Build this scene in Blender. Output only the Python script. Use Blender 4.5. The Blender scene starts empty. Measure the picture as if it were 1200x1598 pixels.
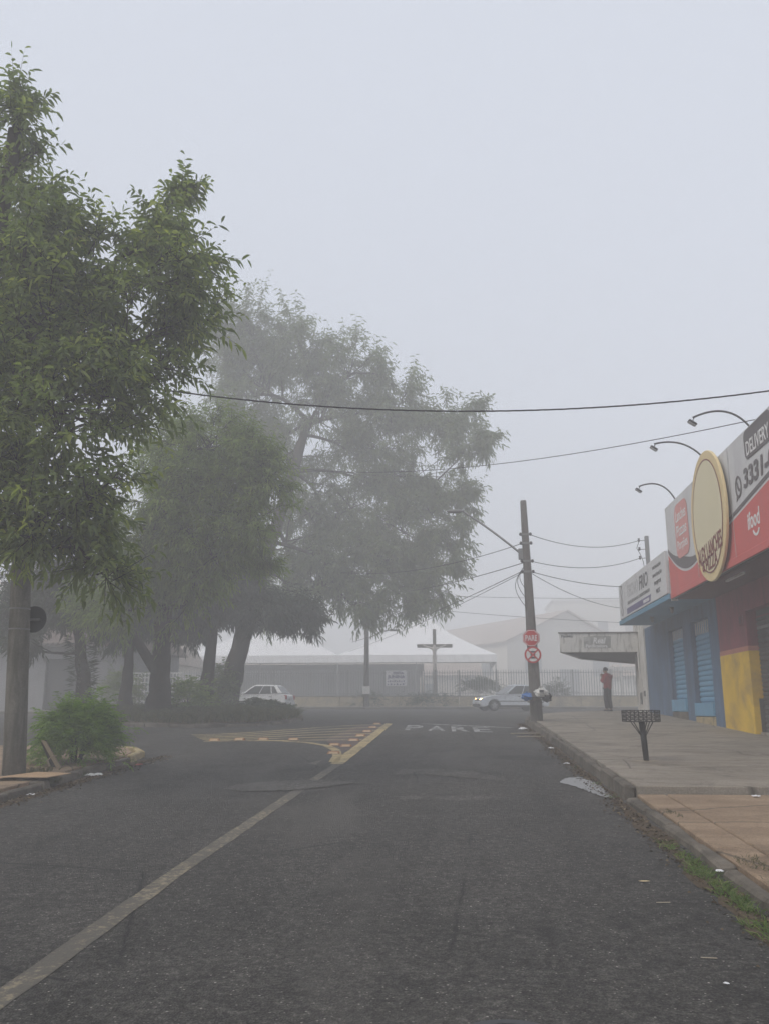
import bpy, bmesh, math, random
import numpy as np
from mathutils import Vector, Matrix

random.seed(7)
RNG = np.random.default_rng(11)
SC = bpy.context.scene
COL = SC.collection
R = math.radians

# ------------------------------------------------------------------ camera, sky, sun, exposure
cam_d = bpy.data.cameras.new('camera')
cam = bpy.data.objects.new('camera', cam_d)
COL.objects.link(cam)
cam_d.sensor_fit = 'HORIZONTAL'
cam_d.sensor_width = 36.0
cam_d.lens = 1350.0 / 1200.0 * 36.0
cam_d.clip_start = 0.1
cam_d.clip_end = 2000
cam.location = (0, 0, 1.75)
cam.rotation_euler = (R(90 + 12.973), 0, R(4.83))
SC.camera = cam

SUN_EL, SUN_AZ = R(48), R(232)          # azimuth measured clockwise from +Y
world = bpy.data.worlds.new('World')
SC.world = world
world.use_nodes = True
wn = world.node_tree
wn.nodes.clear()
sky = wn.nodes.new('ShaderNodeTexSky')
sky.sky_type = 'NISHITA'
sky.sun_disc = False
sky.sun_elevation = SUN_EL
sky.sun_rotation = SUN_AZ
sky.dust_density = 4.0
mixw = wn.nodes.new('ShaderNodeMix')
mixw.data_type = 'RGBA'
mixw.inputs[0].default_value = 0.85      # overcast: even cloud over the clear sky
mixw.inputs[7].default_value = (7.4, 7.85, 8.8, 1)
bgn = wn.nodes.new('ShaderNodeBackground')
bgn.inputs[1].default_value = 0.1
won = wn.nodes.new('ShaderNodeOutputWorld')
wn.links.new(sky.outputs[0], mixw.inputs[6])
wn.links.new(mixw.outputs[2], bgn.inputs[0])
wn.links.new(bgn.outputs[0], won.inputs[0])

sun_d = bpy.data.lights.new('sun', 'SUN')
sun_d.energy = 1.5
sun_d.angle = R(30)
sun_d.color = (1.0, 0.92, 0.80)
sun = bpy.data.objects.new('sun', sun_d)
COL.objects.link(sun)
sd = Vector((math.sin(SUN_AZ) * math.cos(SUN_EL), math.cos(SUN_AZ) * math.cos(SUN_EL), math.sin(SUN_EL)))
sun.rotation_euler = sd.to_track_quat('Z', 'Y').to_euler()
sun.location = (0, 0, 60)

SC.view_settings.view_transform = 'Standard'
SC.view_settings.look = 'None'
SC.view_settings.gamma = 1.0
SC.view_settings.exposure = 0.15
SC.render.engine = 'CYCLES'
cy = SC.cycles
cy.max_bounces = 5
cy.diffuse_bounces = 2
cy.glossy_bounces = 2
cy.transmission_bounces = 3
cy.volume_bounces = 3
cy.transparent_max_bounces = 6
cy.use_denoising = True
cy.use_adaptive_sampling = True
cy.adaptive_threshold = 0.015
cy.caustics_reflective = False
cy.caustics_refractive = False
HAZE_DENSITY = 0.0106

# ------------------------------------------------------------------ helpers
def gz(y):
    s1, s2 = .0444, .016
    if y < 30: return s1 * y
    if y < 38:
        t = y - 30
        return s1 * 30 + s1 * t - (s1 - s2) * t * t / 16
    return s1 * 38 - (s1 - s2) * 4 + s2 * (min(y, 62) - 38)

def wmat(o):
    m = o.matrix_basis.copy()
    while o.parent:
        o = o.parent
        m = o.matrix_basis @ m
    return m

def tag(o, label=None, cat=None, group=None, kind=None):
    if label: o['label'] = label
    if cat: o['category'] = cat
    if group: o['group'] = group
    if kind: o['kind'] = kind
    return o

def thing(name, label, cat, loc=(0, 0, 0), rotz=0.0, group=None, kind=None):
    o = bpy.data.objects.new(name, None)
    COL.objects.link(o)
    o.empty_display_size = .2
    o.location = loc
    o.rotation_euler = (0, 0, rotz)
    return tag(o, label, cat, group, kind)

class MB:
    def __init__(s):
        s.v = []; s.f = []; s.mi = []; s.cm = 0
    def add(s, vs, fs):
        b = len(s.v)
        s.v += [tuple(v) for v in vs]
        s.f += [tuple(i + b for i in f) for f in fs]
        s.mi += [s.cm] * len(fs)
        return s
    def box(s, lo, hi, m=None):
        x0, y0, z0 = lo; x1, y1, z1 = hi
        v = [(x0,y0,z0),(x1,y0,z0),(x1,y1,z0),(x0,y1,z0),(x0,y0,z1),(x1,y0,z1),(x1,y1,z1),(x0,y1,z1)]
        if m is not None: v = [m @ Vector(p) for p in v]
        return s.add(v, [(0,3,2,1),(4,5,6,7),(0,1,5,4),(1,2,6,5),(2,3,7,6),(3,0,4,7)])
    def hexa(s, v):
        return s.add(v, [(0,3,2,1),(4,5,6,7),(0,1,5,4),(1,2,6,5),(2,3,7,6),(3,0,4,7)])
    def prism(s, poly, d):
        """poly: list of 3d points, extruded by vector d"""
        n = len(poly); d = Vector(d)
        v = [Vector(p) for p in poly] + [Vector(p) + d for p in poly]
        return s.add(v, [tuple(range(n))[::-1], tuple(range(n, 2 * n))] + [(i, (i + 1) % n, n + (i + 1) % n, n + i) for i in range(n)])
    def face(s, poly):
        return s.add(poly, [tuple(range(len(poly)))])
    def tube(s, pts, rad, n=8, cap=True):
        pts = [Vector(p) for p in pts]
        if not hasattr(rad, '__len__'): rad = [rad] * len(pts)
        t0 = (pts[1] - pts[0]).normalized()
        up = Vector((0, 0, 1)) if abs(t0.z) < .9 else Vector((1, 0, 0))
        a = t0.cross(up).normalized()
        base = len(s.v); vs = []
        for i, p in enumerate(pts):
            t = (pts[min(i + 1, len(pts) - 1)] - pts[max(i - 1, 0)])
            t = t.normalized() if t.length > 1e-9 else t0
            a = (a - t * a.dot(t)).normalized()
            b = t.cross(a)
            for k in range(n):
                q = 2 * math.pi * k / n
                vs.append(p + (a * math.cos(q) + b * math.sin(q)) * rad[i])
        fs = []
        for i in range(len(pts) - 1):
            for k in range(n):
                fs.append((i*n+k, i*n+(k+1)%n, (i+1)*n+(k+1)%n, (i+1)*n+k))
        if cap:
            fs.append(tuple(range(n))[::-1])
            fs.append(tuple(range((len(pts)-1)*n, len(pts)*n)))
        return s.add(vs, fs)
    def lathe(s, prof, c=(0,0,0), n=16, axis='z'):
        """prof: list of (r, h)"""
        vs = []; fs = []
        for r, h in prof:
            for k in range(n):
                q = 2 * math.pi * k / n
                p = (r*math.cos(q), r*math.sin(q), h)
                if axis == 'y': p = (p[0], p[2], p[1])
                if axis == 'x': p = (p[2], p[0], p[1])
                vs.append((p[0]+c[0], p[1]+c[1], p[2]+c[2]))
        m = len(prof)
        for i in range(m - 1):
            for k in range(n):
                fs.append((i*n+k, i*n+(k+1)%n, (i+1)*n+(k+1)%n, (i+1)*n+k))
        fs.append(tuple(range(n))[::-1]); fs.append(tuple(range((m-1)*n, m*n)))
        return s.add(vs, fs)
    def build(s, name, mat, parent=None, world=True, smooth=False, bevel=0, label=None, seg=1, loc=None):
        me = bpy.data.meshes.new(name)
        v = s.v
        if parent is not None and world:
            mi = wmat(parent).inverted()
            v = [mi @ Vector(p) for p in v]
        me.from_pydata([tuple(p) for p in v], [], s.f)
        mats = mat if isinstance(mat, (list, tuple)) else [mat]
        for m in mats: me.materials.append(m)
        if len(mats) > 1: me.polygons.foreach_set('material_index', s.mi)
        bm = bmesh.new(); bm.from_mesh(me)
        bmesh.ops.recalc_face_normals(bm, faces=bm.faces)
        if bevel:
            bmesh.ops.bevel(bm, geom=[e for e in bm.edges if len(e.link_faces) == 2 and e.calc_face_angle(0) > .5], offset=bevel, segments=seg, affect='EDGES', clamp_overlap=True)
        bm.to_mesh(me); bm.free()
        if smooth:
            me.polygons.foreach_set('use_smooth', [True] * len(me.polygons))
        me.update()
        o = bpy.data.objects.new(name, me)
        COL.objects.link(o)
        if parent is not None: o.parent = parent
        if loc: o.location = loc
        if label: o['label'] = label
        return o

def autosmooth(o, ang=40):
    me = o.data
    bm = bmesh.new(); bm.from_mesh(me)
    for f in bm.faces: f.smooth = True
    for e in bm.edges:
        e.smooth = not (len(e.link_faces) == 2 and e.calc_face_angle(0) > R(ang))
    bm.to_mesh(me); bm.free()
    return o

def clone(o, parent=None, loc=None, rot=None):
    c = o.copy(); COL.objects.link(c)
    if parent is not None: c.parent = parent
    if loc is not None: c.location = loc
    if rot is not None: c.rotation_euler = rot
    return c

# ------------------------------------------------------------------ materials
def newmat(name):
    m = bpy.data.materials.new(name); m.use_nodes = True
    nt = m.node_tree
    return m, nt, nt.nodes['Principled BSDF'], nt.nodes['Material Output']

def noise(nt, scale, detail=4, rough=.55, vec=None, dist=0):
    n = nt.nodes.new('ShaderNodeTexNoise')
    n.inputs['Scale'].default_value = scale; n.inputs['Detail'].default_value = detail
    n.inputs['Roughness'].default_value = rough; n.inputs['Distortion'].default_value = dist
    if vec is not None: nt.links.new(vec, n.inputs['Vector'])
    return n

def ramp(nt, src, stops, interp='LINEAR'):
    r = nt.nodes.new('ShaderNodeValToRGB')
    el = r.color_ramp.elements
    r.color_ramp.interpolation = interp
    while len(el) > 1: el.remove(el[-1])
    el[0].position = stops[0][0]; el[0].color = tuple(stops[0][1]) + (1,)
    for p, c in stops[1:]:
        e = el.new(p); e.color = tuple(c) + (1,)
    nt.links.new(src, r.inputs[0])
    return r

def g3(v): return (v, v, v)

def mixc(nt, fac, a, b, mode='MIX'):
    m = nt.nodes.new('ShaderNodeMix'); m.data_type = 'RGBA'; m.blend_type = mode
    for sck, val in ((m.inputs[0], fac), (m.inputs[6], a), (m.inputs[7], b)):
        if isinstance(val, (int, float)): sck.default_value = val
        elif isinstance(val, (tuple, list)): sck.default_value = tuple(val) + ((1,) if len(val) == 3 else ())
        else: nt.links.new(val, sck)
    return m.outputs[2]

def objco(nt, scale=None):
    t = nt.nodes.new('ShaderNodeTexCoord')
    if scale is None: return t.outputs['Object']
    mp = nt.nodes.new('ShaderNodeMapping'); mp.inputs['Scale'].default_value = scale
    nt.links.new(t.outputs['Object'], mp.inputs[0])
    return mp.outputs[0]

def bump(nt, bsdf, h, strength=.3, dist=.01):
    b = nt.nodes.new('ShaderNodeBump'); b.inputs['Strength'].default_value = strength; b.inputs['Distance'].default_value = dist
    nt.links.new(h, b.inputs['Height']); nt.links.new(b.outputs[0], bsdf.inputs['Normal'])

def weathered(name, col, rough=.75, var=.25, scale=1.5, spec=.3, stain=None, streak=False, metal=0, grime=.0, bmp=.25):
    """one paint / plaster / concrete colour with blotches, fine grain and optional run-down stains"""
    m, nt, b, o = newmat(name)
    co = objco(nt)
    n1 = noise(nt, scale, 6, .6, co); n2 = noise(nt, scale * 14, 3, .6, co)
    dark = tuple(c * (1 - var) for c in col); lite = tuple(min(1, c * (1 + var * .6)) for c in col)
    r1 = ramp(nt, n1.outputs[0], [(.3, dark), (.7, lite)])
    c = mixc(nt, .35, r1.outputs[0], ramp(nt, n2.outputs[0], [(.3, dark), (.7, lite)]).outputs[0])
    if stain is not None:
        co2 = objco(nt, (2.2, 2.2, .35)) if streak else co
        n3 = noise(nt, scale * (1.4 if streak else .8), 6, .65, co2, .4)
        c = mixc(nt, ramp(nt, n3.outputs[0], [(.5 - grime, g3(0)), (.68, g3(.85))]).outputs[0], c, stain)
    nt.links.new(c, b.inputs['Base Color'])
    b.inputs['Roughness'].default_value = rough
    b.inputs['Specular IOR Level'].default_value = spec
    b.inputs['Metallic'].default_value = metal
    bump(nt, b, n2.outputs[0], bmp, .006)
    return m

def plain(name, col, rough=.5, metal=0, spec=.4, coat=0):
    m, nt, b, o = newmat(name)
    co = objco(nt)
    n = noise(nt, 9, 4, .6, co)
    nt.links.new(ramp(nt, n.outputs[0], [(.3, tuple(c * .9 for c in col)), (.7, tuple(min(1, c * 1.06) for c in col))]).outputs[0], b.inputs['Base Color'])
    b.inputs['Roughness'].default_value = rough; b.inputs['Metallic'].default_value = metal
    b.inputs['Specular IOR Level'].default_value = spec
    if coat: b.inputs['Coat Weight'].default_value = coat; b.inputs['Coat Roughness'].default_value = .08
    return m

def leafmat(name, stops, trans=.35, rough=.55):
    m, nt, b, o = newmat(name)
    a = nt.nodes.new('ShaderNodeAttribute'); a.attribute_name = 'tint'
    c = ramp(nt, a.outputs['Fac'], stops)
    nt.links.new(c.outputs[0], b.inputs['Base Color'])
    b.inputs['Roughness'].default_value = rough; b.inputs['Specular IOR Level'].default_value = .35
    tr = nt.nodes.new('ShaderNodeBsdfTranslucent')
    nt.links.new(mixc(nt, 1.0, c.outputs[0], (1.25, 1.35, .75), 'MULTIPLY'), tr.inputs[0])
    mx = nt.nodes.new('ShaderNodeMixShader'); mx.inputs[0].default_value = trans
    nt.links.new(b.outputs[0], mx.inputs[1]); nt.links.new(tr.outputs[0], mx.inputs[2])
    nt.links.new(mx.outputs[0], o.inputs[0])
    return m

def asphalt_mat(name, base=.042, spread=.9, speck=.9):
    m, nt, b, o = newmat(name)
    co = objco(nt)
    wm = lambda v: (v * 1.07, v, v * .90)
    big = noise(nt, .35, 5, .6, co, .3); mid = noise(nt, 2.2, 8, .7, co); grit = noise(nt, 48, 4, .75, co)
    track = noise(nt, .8, 5, .6, objco(nt, (1.6, .12, 1)))
    c = ramp(nt, big.outputs[0], [(.3, wm(base * (1 - spread * .5))), (.72, wm(base * (1 + spread)))]).outputs[0]
    c = mixc(nt, .4, c, ramp(nt, track.outputs[0], [(.35, wm(base * .45)), (.68, wm(base * 1.9))]).outputs[0])
    c = mixc(nt, .4, c, ramp(nt, mid.outputs[0], [(.3, wm(base * .45)), (.7, wm(base * 1.7))]).outputs[0])
    c = mixc(nt, .75, c, mixc(nt, 1.0, c, ramp(nt, grit.outputs[0], [(.36, g3(.25)), (.5, g3(.9)), (.66, g3(2.2))]).outputs[0], 'MULTIPLY'))
    # stones of the surface, each its own grey
    vor = nt.nodes.new('ShaderNodeTexVoronoi'); vor.inputs['Scale'].default_value = 70
    nt.links.new(co, vor.inputs['Vector'])
    near = ramp(nt, vor.outputs['Distance'], [(.25, g3(1)), (.45, g3(0))])
    st = ramp(nt, vor.outputs['Color'], [(.0, g3(.4)), (.7, g3(1.5)), (1, g3(3.0))])
    c = mixc(nt, mixc(nt, 1.0, near.outputs[0], g3(.6), 'MULTIPLY'), c, mixc(nt, 1.0, c, st.outputs[0], 'MULTIPLY'))
    v2 = nt.nodes.new('ShaderNodeTexVoronoi'); v2.inputs['Scale'].default_value = 34
    nt.links.new(co, v2.inputs['Vector'])
    sp = ramp(nt, v2.outputs['Color'], [(.72, g3(0)), (.78, g3(1))])
    nr2 = ramp(nt, v2.outputs['Distance'], [(.18, g3(1)), (.28, g3(0))])
    f = mixc(nt, 1.0, sp.outputs[0], nr2.outputs[0], 'MULTIPLY')
    c = mixc(nt, mixc(nt, 1.0, f, g3(speck), 'MULTIPLY'), c, (.30, .28, .25))
    clot = noise(nt, 15, 5, .7, co)
    c = mixc(nt, .7, c, mixc(nt, 1.0, c, ramp(nt, clot.outputs[0], [(.33, g3(.3)), (.5, g3(1)), (.66, g3(2.1))]).outputs[0], 'MULTIPLY'))
    oil = noise(nt, .9, 3, .5, co, .6)
    c = mixc(nt, ramp(nt, oil.outputs[0], [(.62, g3(0)), (.74, g3(.55))]).outputs[0], c, g3(base * .45))
    pol = noise(nt, .5, 4, .6, objco(nt, (.9, .5, 1)), .8)
    c = mixc(nt, ramp(nt, pol.outputs[0], [(.52, g3(0)), (.66, g3(.6))]).outputs[0], c, wm(base * 2.1))
    dco = mixc(nt, .1, co, noise(nt, 1.7, 5, .65, co).outputs[1])
    ve = nt.nodes.new('ShaderNodeTexVoronoi'); ve.feature = 'DISTANCE_TO_EDGE'; ve.inputs['Scale'].default_value = .33
    nt.links.new(dco, ve.inputs['Vector'])
    gate = noise(nt, .4, 2, .5, co)
    cr = mixc(nt, 1.0, ramp(nt, ve.outputs['Distance'], [(.0, g3(.9)), (.006, g3(0))]).outputs[0], ramp(nt, gate.outputs[0], [(.48, g3(0)), (.56, g3(1))]).outputs[0], 'MULTIPLY')
    c = mixc(nt, cr, c, g3(.012))
    nt.links.new(c, b.inputs['Base Color'])
    b.inputs['Roughness'].default_value = .8; b.inputs['Specular IOR Level'].default_value = .3
    add = nt.nodes.new('ShaderNodeMath'); add.operation = 'ADD'
    nt.links.new(grit.outputs[0], add.inputs[0]); nt.links.new(vor.outputs['Distance'], add.inputs[1])
    bump(nt, b, add.outputs[0], .7, .015)
    return m

def paint_mat(name, col, under=(.05, .05, .05), wear=.5, scale=9):
    """road paint worn through to the asphalt in flakes"""
    m, nt, b, o = newmat(name)
    co = objco(nt)
    n = noise(nt, scale, 8, .75, co, .2); n2 = noise(nt, 1.1, 4, .6, co); n3 = noise(nt, 60, 2, .6, co)
    s = nt.nodes.new('ShaderNodeMath'); s.operation = 'MULTIPLY_ADD'; s.inputs[1].default_value = .6; 
    nt.links.new(n2.outputs[0], s.inputs[0]); nt.links.new(n.outputs[0], s.inputs[2])
    w = ramp(nt, s.outputs[0], [(wear + .22, g3(0)), (wear + .36, g3(1))])
    c = mixc(nt, w.outputs[0], tuple(col), tuple(under))
    c = mixc(nt, .25, c, ramp(nt, n3.outputs[0], [(.3, tuple(v * .5 for v in col)), (.7, col)]).outputs[0])
    nt.links.new(c, b.inputs['Base Color']); b.inputs['Roughness'].default_value = .75
    bump(nt, b, n3.outputs[0], .4, .008)
    return m

def concrete_walk(name, col, col2, cracks=True):
    m, nt, b, o = newmat(name)
    co = objco(nt)
    n1 = noise(nt, .6, 6, .62, co, .5); n2 = noise(nt, 5, 6, .65, co); n3 = noise(nt, 45, 3, .6, co)
    c = ramp(nt, n1.outputs[0], [(.32, col2), (.62, col)]).outputs[0]
    st = noise(nt, 1.2, 5, .6, objco(nt, (.35, 2.2, 1)), .3)
    c = mixc(nt, .45, c, ramp(nt, st.outputs[0], [(.32, tuple(v * .62 for v in col2)), (.66, tuple(v * 1.2 for v in col))]).outputs[0])
    c = mixc(nt, .3, c, ramp(nt, n2.outputs[0], [(.3, tuple(v * .55 for v in col)), (.7, tuple(v * 1.15 for v in col))]).outputs[0])
    sd_ = noise(nt, .9, 7, .7, co, .8)
    c = mixc(nt, ramp(nt, sd_.outputs[0], [(.52, g3(0)), (.66, g3(.6))]).outputs[0], c, tuple(v * .4 for v in col2))
    c = mixc(nt, .5, c, mixc(nt, 1.0, c, ramp(nt, n3.outputs[0], [(.3, g3(.5)), (.7, g3(1.5))]).outputs[0], 'MULTIPLY'))
    if cracks:
        d = mixc(nt, .12, co, noise(nt, 1.3, 4, .6, co).outputs[1])
        v = nt.nodes.new('ShaderNodeTexVoronoi'); v.feature = 'DISTANCE_TO_EDGE'; v.inputs['Scale'].default_value = .42
        nt.links.new(d, v.inputs['Vector'])
        c = mixc(nt, ramp(nt, v.outputs['Distance'], [(.0, g3(.85)), (.008, g3(0))]).outputs[0], c, (.05, .045, .035))
    nt.links.new(c, b.inputs['Base Color']); b.inputs['Roughness'].default_value = .88; b.inputs['Specular IOR Level'].default_value = .2
    ad = nt.nodes.new('ShaderNodeMath'); ad.operation = 'ADD'
    nt.links.new(n2.outputs[0], ad.inputs[0]); nt.links.new(n3.outputs[0], ad.inputs[1])
    bump(nt, b, ad.outputs[0], .4, .012)
    return m

M = {}
M['asphalt'] = asphalt_mat('asphalt')
M['patch'] = asphalt_mat('asphalt_patch', .066, .35, .5)
M['patch_dark'] = asphalt_mat('asphalt_patch_dark', .03, .3, .3)
M['line'] = paint_mat('worn_line', (.28, .235, .155), wear=.45, scale=16)
M['yellow_line'] = paint_mat('yellow_line', (.45, .35, .17), wear=.55, scale=10)
M['red_paint'] = paint_mat('red_zone', (.13, .065, .045), wear=.45, scale=6)
M['white_line'] = paint_mat('white_line', (.58, .58, .57), wear=.47, scale=8)
M['soil'] = weathered('soil', (.11, .08, .05), .95, .5, 2.0, .1)
M['ground'] = weathered('ground_dirt', (.12, .10, .07), .95, .4, .6, .1)
M['walk_lo'] = concrete_walk('walk_brown', (.34, .25, .17), (.19, .13, .085))
M['walk_hi'] = concrete_walk('walk_grey', (.31, .275, .23), (.165, .145, .115))
M['walk_far'] = concrete_walk('walk_far', (.3, .29, .26), (.2, .19, .17), False)
M['kerb'] = weathered('kerb_concrete', (.155, .135, .11), .9, .5, 3, .2, (.05, .045, .036), grime=.06, bmp=.6)
M['kerb_y'] = weathered('kerb_painted', (.42, .34, .19), .85, .3, 4, .2, (.12, .11, .09))
M['pole'] = weathered('pole_concrete', (.19, .18, .16), .9, .45, 2.2, .2, (.06, .06, .05), True, grime=.08)
M['pole_r'] = weathered('pole_grey', (.15, .14, .13), .9, .35, 2.2, .2, (.06, .055, .05), True)
M['bark'] = weathered('bark', (.045, .037, .03), .95, .5, 5, .1, (.03, .027, .022), True, bmp=.8)
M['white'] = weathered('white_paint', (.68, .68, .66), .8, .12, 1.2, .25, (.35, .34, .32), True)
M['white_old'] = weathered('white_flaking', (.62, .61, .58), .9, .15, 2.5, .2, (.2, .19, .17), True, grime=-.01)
M['blue_wall'] = weathered('blue_wall', (.08, .15, .26), .85, .28, 1.2, .25, (.05, .085, .14), True, grime=.06)
M['blue_fascia'] = weathered('blue_fascia', (.11, .27, .40), .8, .2, 1.5, .25)
M['blue_metal'] = weathered('blue_shutter', (.12, .33, .52), .5, .15, 3, .4, (.08, .2, .34), True)
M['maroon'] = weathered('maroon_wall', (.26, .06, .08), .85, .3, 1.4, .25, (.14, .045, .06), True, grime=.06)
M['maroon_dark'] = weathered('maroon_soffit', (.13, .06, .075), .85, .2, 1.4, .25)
M['pinkline'] = weathered('pink_band', (.46, .19, .14), .85, .2, 2, .25)
M['yellow_wall'] = weathered('yellow_wall', (.70, .46, .03), .75, .2, 1.5, .3, (.40, .26, .06), grime=.04)
M['shutter_dark'] = weathered('dark_shutter', (.06, .058, .055), .6, .3, 3, .4)
M['black_metal'] = plain('black_metal', (.02, .02, .022), .5, 0, .4)
M['dark_metal'] = plain('dark_metal', (.05, .05, .055), .5, .3, .4)
M['galv'] = weathered('galvanised', (.22, .22, .22), .55, .2, 4, .4, metal=.4)
M['wire'] = plain('wire_black', (.02, .02, .02), .7)
M['sign_white'] = weathered('sign_vinyl', (.60, .61, .62), .55, .08, .8, .35, (.5, .5, .52), True, bmp=.12)
M['sign_red'] = weathered('sign_red', (.58, .115, .105), .55, .12, .8, .35, (.5, .13, .12), True, bmp=.1)
M['sign_tag'] = weathered('sign_faded_tag', (.62, .28, .26), .55, .12, .8, .35, bmp=.1)
M['sign_grey'] = plain('sign_grey', (.115, .105, .11), .55)
M['sign_cream'] = weathered('sign_cream', (.70, .56, .30), .5, .08, 1, .4, bmp=.05)
M['sign_cream_in'] = weathered('sign_cream_inner', (.68, .62, .42), .5, .06, 1, .4, bmp=.05)
M['sign_brown'] = plain('sign_brown', (.20, .04, .03), .55)
M['sign_pale'] = plain('sign_pale_letters', (.46, .47, .48), .55)
M['sign_dark'] = plain('sign_dark_letters', (.06, .06, .07), .55)
M['sign_purple'] = plain('sign_purple', (.09, .075, .2), .55)
M['white_letters'] = plain('white_letters', (.74, .74, .74), .55)
M['old_sign'] = weathered('old_sign_grey', (.30, .30, .29), .85, .25, 4, .2, (.5, .5, .48))
M['stop_red'] = plain('stop_red', (.50, .03, .03), .4)
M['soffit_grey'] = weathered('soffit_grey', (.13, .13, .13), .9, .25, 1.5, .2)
M['canvas'] = plain('tent_canvas', (.83, .83, .84), .6)
M['tent_shade'] = plain('tent_shade_grey', (.20, .21, .21), .9)  # dark grey carries the shade inside the tent as colour
M['church_wall'] = weathered('church_wall', (.60, .57, .52), .9, .1, .6, .2)
M['church_roof'] = weathered('church_roof', (.40, .34, .30), .9, .2, .8, .2)
M['mural'] = weathered('low_wall', (.44, .38, .27), .9, .3, 1.6, .2, (.25, .23, .19))
M['fence'] = plain('fence_paint', (.30, .31, .31), .6)
M['wood'] = weathered('dark_wood', (.19, .17, .155), .85, .3, 3, .2)
M['statue'] = plain('statue_white', (.62, .58, .54), .7)
M['house'] = weathered('house_grey', (.27, .27, .28), .9, .15, .8, .2, (.2, .2, .2), True)
M['house_roof'] = weathered('house_tiles', (.22, .17, .15), .9, .3, 1.2, .2)
M['garage'] = plain('garage_door', (.09, .09, .095), .6)
M['glass'] = plain('dark_glass', (.025, .028, .03), .08, 0, .6)
M['pane_pale'] = plain('pale_pane', (.22, .25, .27), .3)
M['tyre'] = plain('tyre', (.02, .02, .02), .85)
M['rim'] = plain('rim', (.35, .35, .36), .35, .6)
M['silver'] = plain('silver_paint', (.58, .61, .64), .35, .1, .5, .4)
M['car_white'] = plain('white_car_paint', (.72, .73, .74), .3, 0, .5, .5)
M['bumper'] = plain('bumper_dark', (.06, .06, .062), .6)
M['lampglass'] = plain('lamp_glass', (.55, .56, .58), .12, 0, .6)
M['tail'] = plain('tail_red', (.35, .02, .02), .2, 0, .6)
M['plate'] = plain('plate', (.55, .55, .55), .5)
M['skin'] = plain('skin', (.34, .19, .13), .6)
M['jacket'] = weathered('red_jacket', (.27, .035, .04), .85, .2, 6, .2)
M['trousers'] = weathered('dark_trousers', (.035, .036, .042), .9, .2, 6, .2)
M['shoe'] = plain('shoe', (.08, .08, .085), .7)
M['hair'] = plain('hair_dark', (.03, .025, .025), .8)
M['bag_blue'] = plain('bag_blue', (.03, .14, .42), .35, 0, .5)
M['bag_white'] = plain('bag_white', (.62, .62, .6), .4, 0, .5)
M['bag_black'] = plain('bag_black', (.03, .03, .032), .35, 0, .5)
M['paper'] = plain('paper', (.72, .72, .74), .7)
M['paper_red'] = plain('paper_red', (.45, .12, .1), .7)
M['cardboard'] = weathered('cardboard', (.42, .29, .18), .9, .12, 3, .15)
M['plank'] = weathered('old_plank', (.36, .31, .24), .9, .25, 6, .2)
M['stud'] = weathered('road_stud', (.34, .17, .085), .8, .25, 8, .3, (.16, .085, .05))
M['stud_ref'] = plain('stud_reflector', (.50, .36, .22), .5)
M['puddle'] = plain('wet_cement', (.20, .20, .20), .35, 0, .5)
M['debris'] = weathered('gutter_debris', (.10, .075, .05), .95, .5, 14, .1)
M['iron'] = plain('cast_iron', (.035, .035, .037), .55, .4, .4)
M['stump'] = weathered('cut_wood', (.32, .26, .18), .9, .25, 8, .2)
M['berry'] = plain('blossom', (.36, .30, .12), .8)

m, nt, b, o = newmat('headlamp_lit')
b.inputs['Base Color'].default_value = (.9, .7, .4, 1); b.inputs['Emission Color'].default_value = (1, .52, .14, 1); b.inputs['Emission Strength'].default_value = 60.0
M['headlamp'] = m

GREEN = [(0, (.075, .105, .040)), (.45, (.15, .195, .066)), (.8, (.23, .28, .082)), (1, (.38, .42, .115))]
M['leaf_near'] = leafmat('leaf_near', GREEN, .5, .6)
M['leaf_mid'] = leafmat('leaf_mid', [(0, (.085, .115, .046)), (.5, (.17, .23, .068)), (1, (.29, .35, .10))], .5, .6)
M['leaf_big'] = leafmat('leaf_big', [(0, (.09, .115, .07)), (.5, (.16, .195, .11)), (1, (.23, .265, .15))], .5, .6)
M['leaf_mango'] = leafmat('leaf_mango', [(0, (.02, .032, .018)), (.6, (.045, .066, .032)), (1, (.085, .11, .05))], .35, .5)
M['leaf_fern'] = leafmat('leaf_fern', [(0, (.065, .12, .025)), (.5, (.16, .27, .05)), (1, (.28, .42, .09))], .4, .6)
M['leaf_garden'] = leafmat('leaf_garden', [(0, (.03, .05, .03)), (1, (.07, .10, .05))], .3, .6)
M['grass_dry'] = leafmat('grass_dry', [(0, (.040, .050, .022)), (.5, (.080, .085, .038)), (1, (.17, .14, .075))], .3, .8)
M['grass_green'] = leafmat('grass_green', [(0, (.05, .09, .02)), (.6, (.12, .20, .04)), (1, (.26, .27, .10))], .35, .7)

# ------------------------------------------------------------------ ground, roads
YR = sorted(set([-55, -30, -10] + list(range(-5, 30)) + [30 + .5 * i for i in range(17)] + list(range(38, 70, 2)) + [62, 80, 120, 200, 324]))

def sheet(name, xs, ys, off, mat):
    b = MB()
    nx = len(xs)
    vs = [(x, y, gz(y) + off) for y in ys for x in xs]
    fs = [(j*nx+i, j*nx+i+1, (j+1)*nx+i+1, (j+1)*nx+i) for j in range(len(ys)-1) for i in range(nx-1)]
    b.add(vs, fs)
    o = b.build(name, mat)
    o['kind'] = 'structure'
    return o

sheet('ground', [-255, -100, -30, 0, 30, 100, 255], YR, -.06, M['ground'])
sheet('road', [-80, -40, -10, 0, 10, 40, 80], [y for y in YR if y <= 62], 0.0, M['asphalt'])

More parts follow.
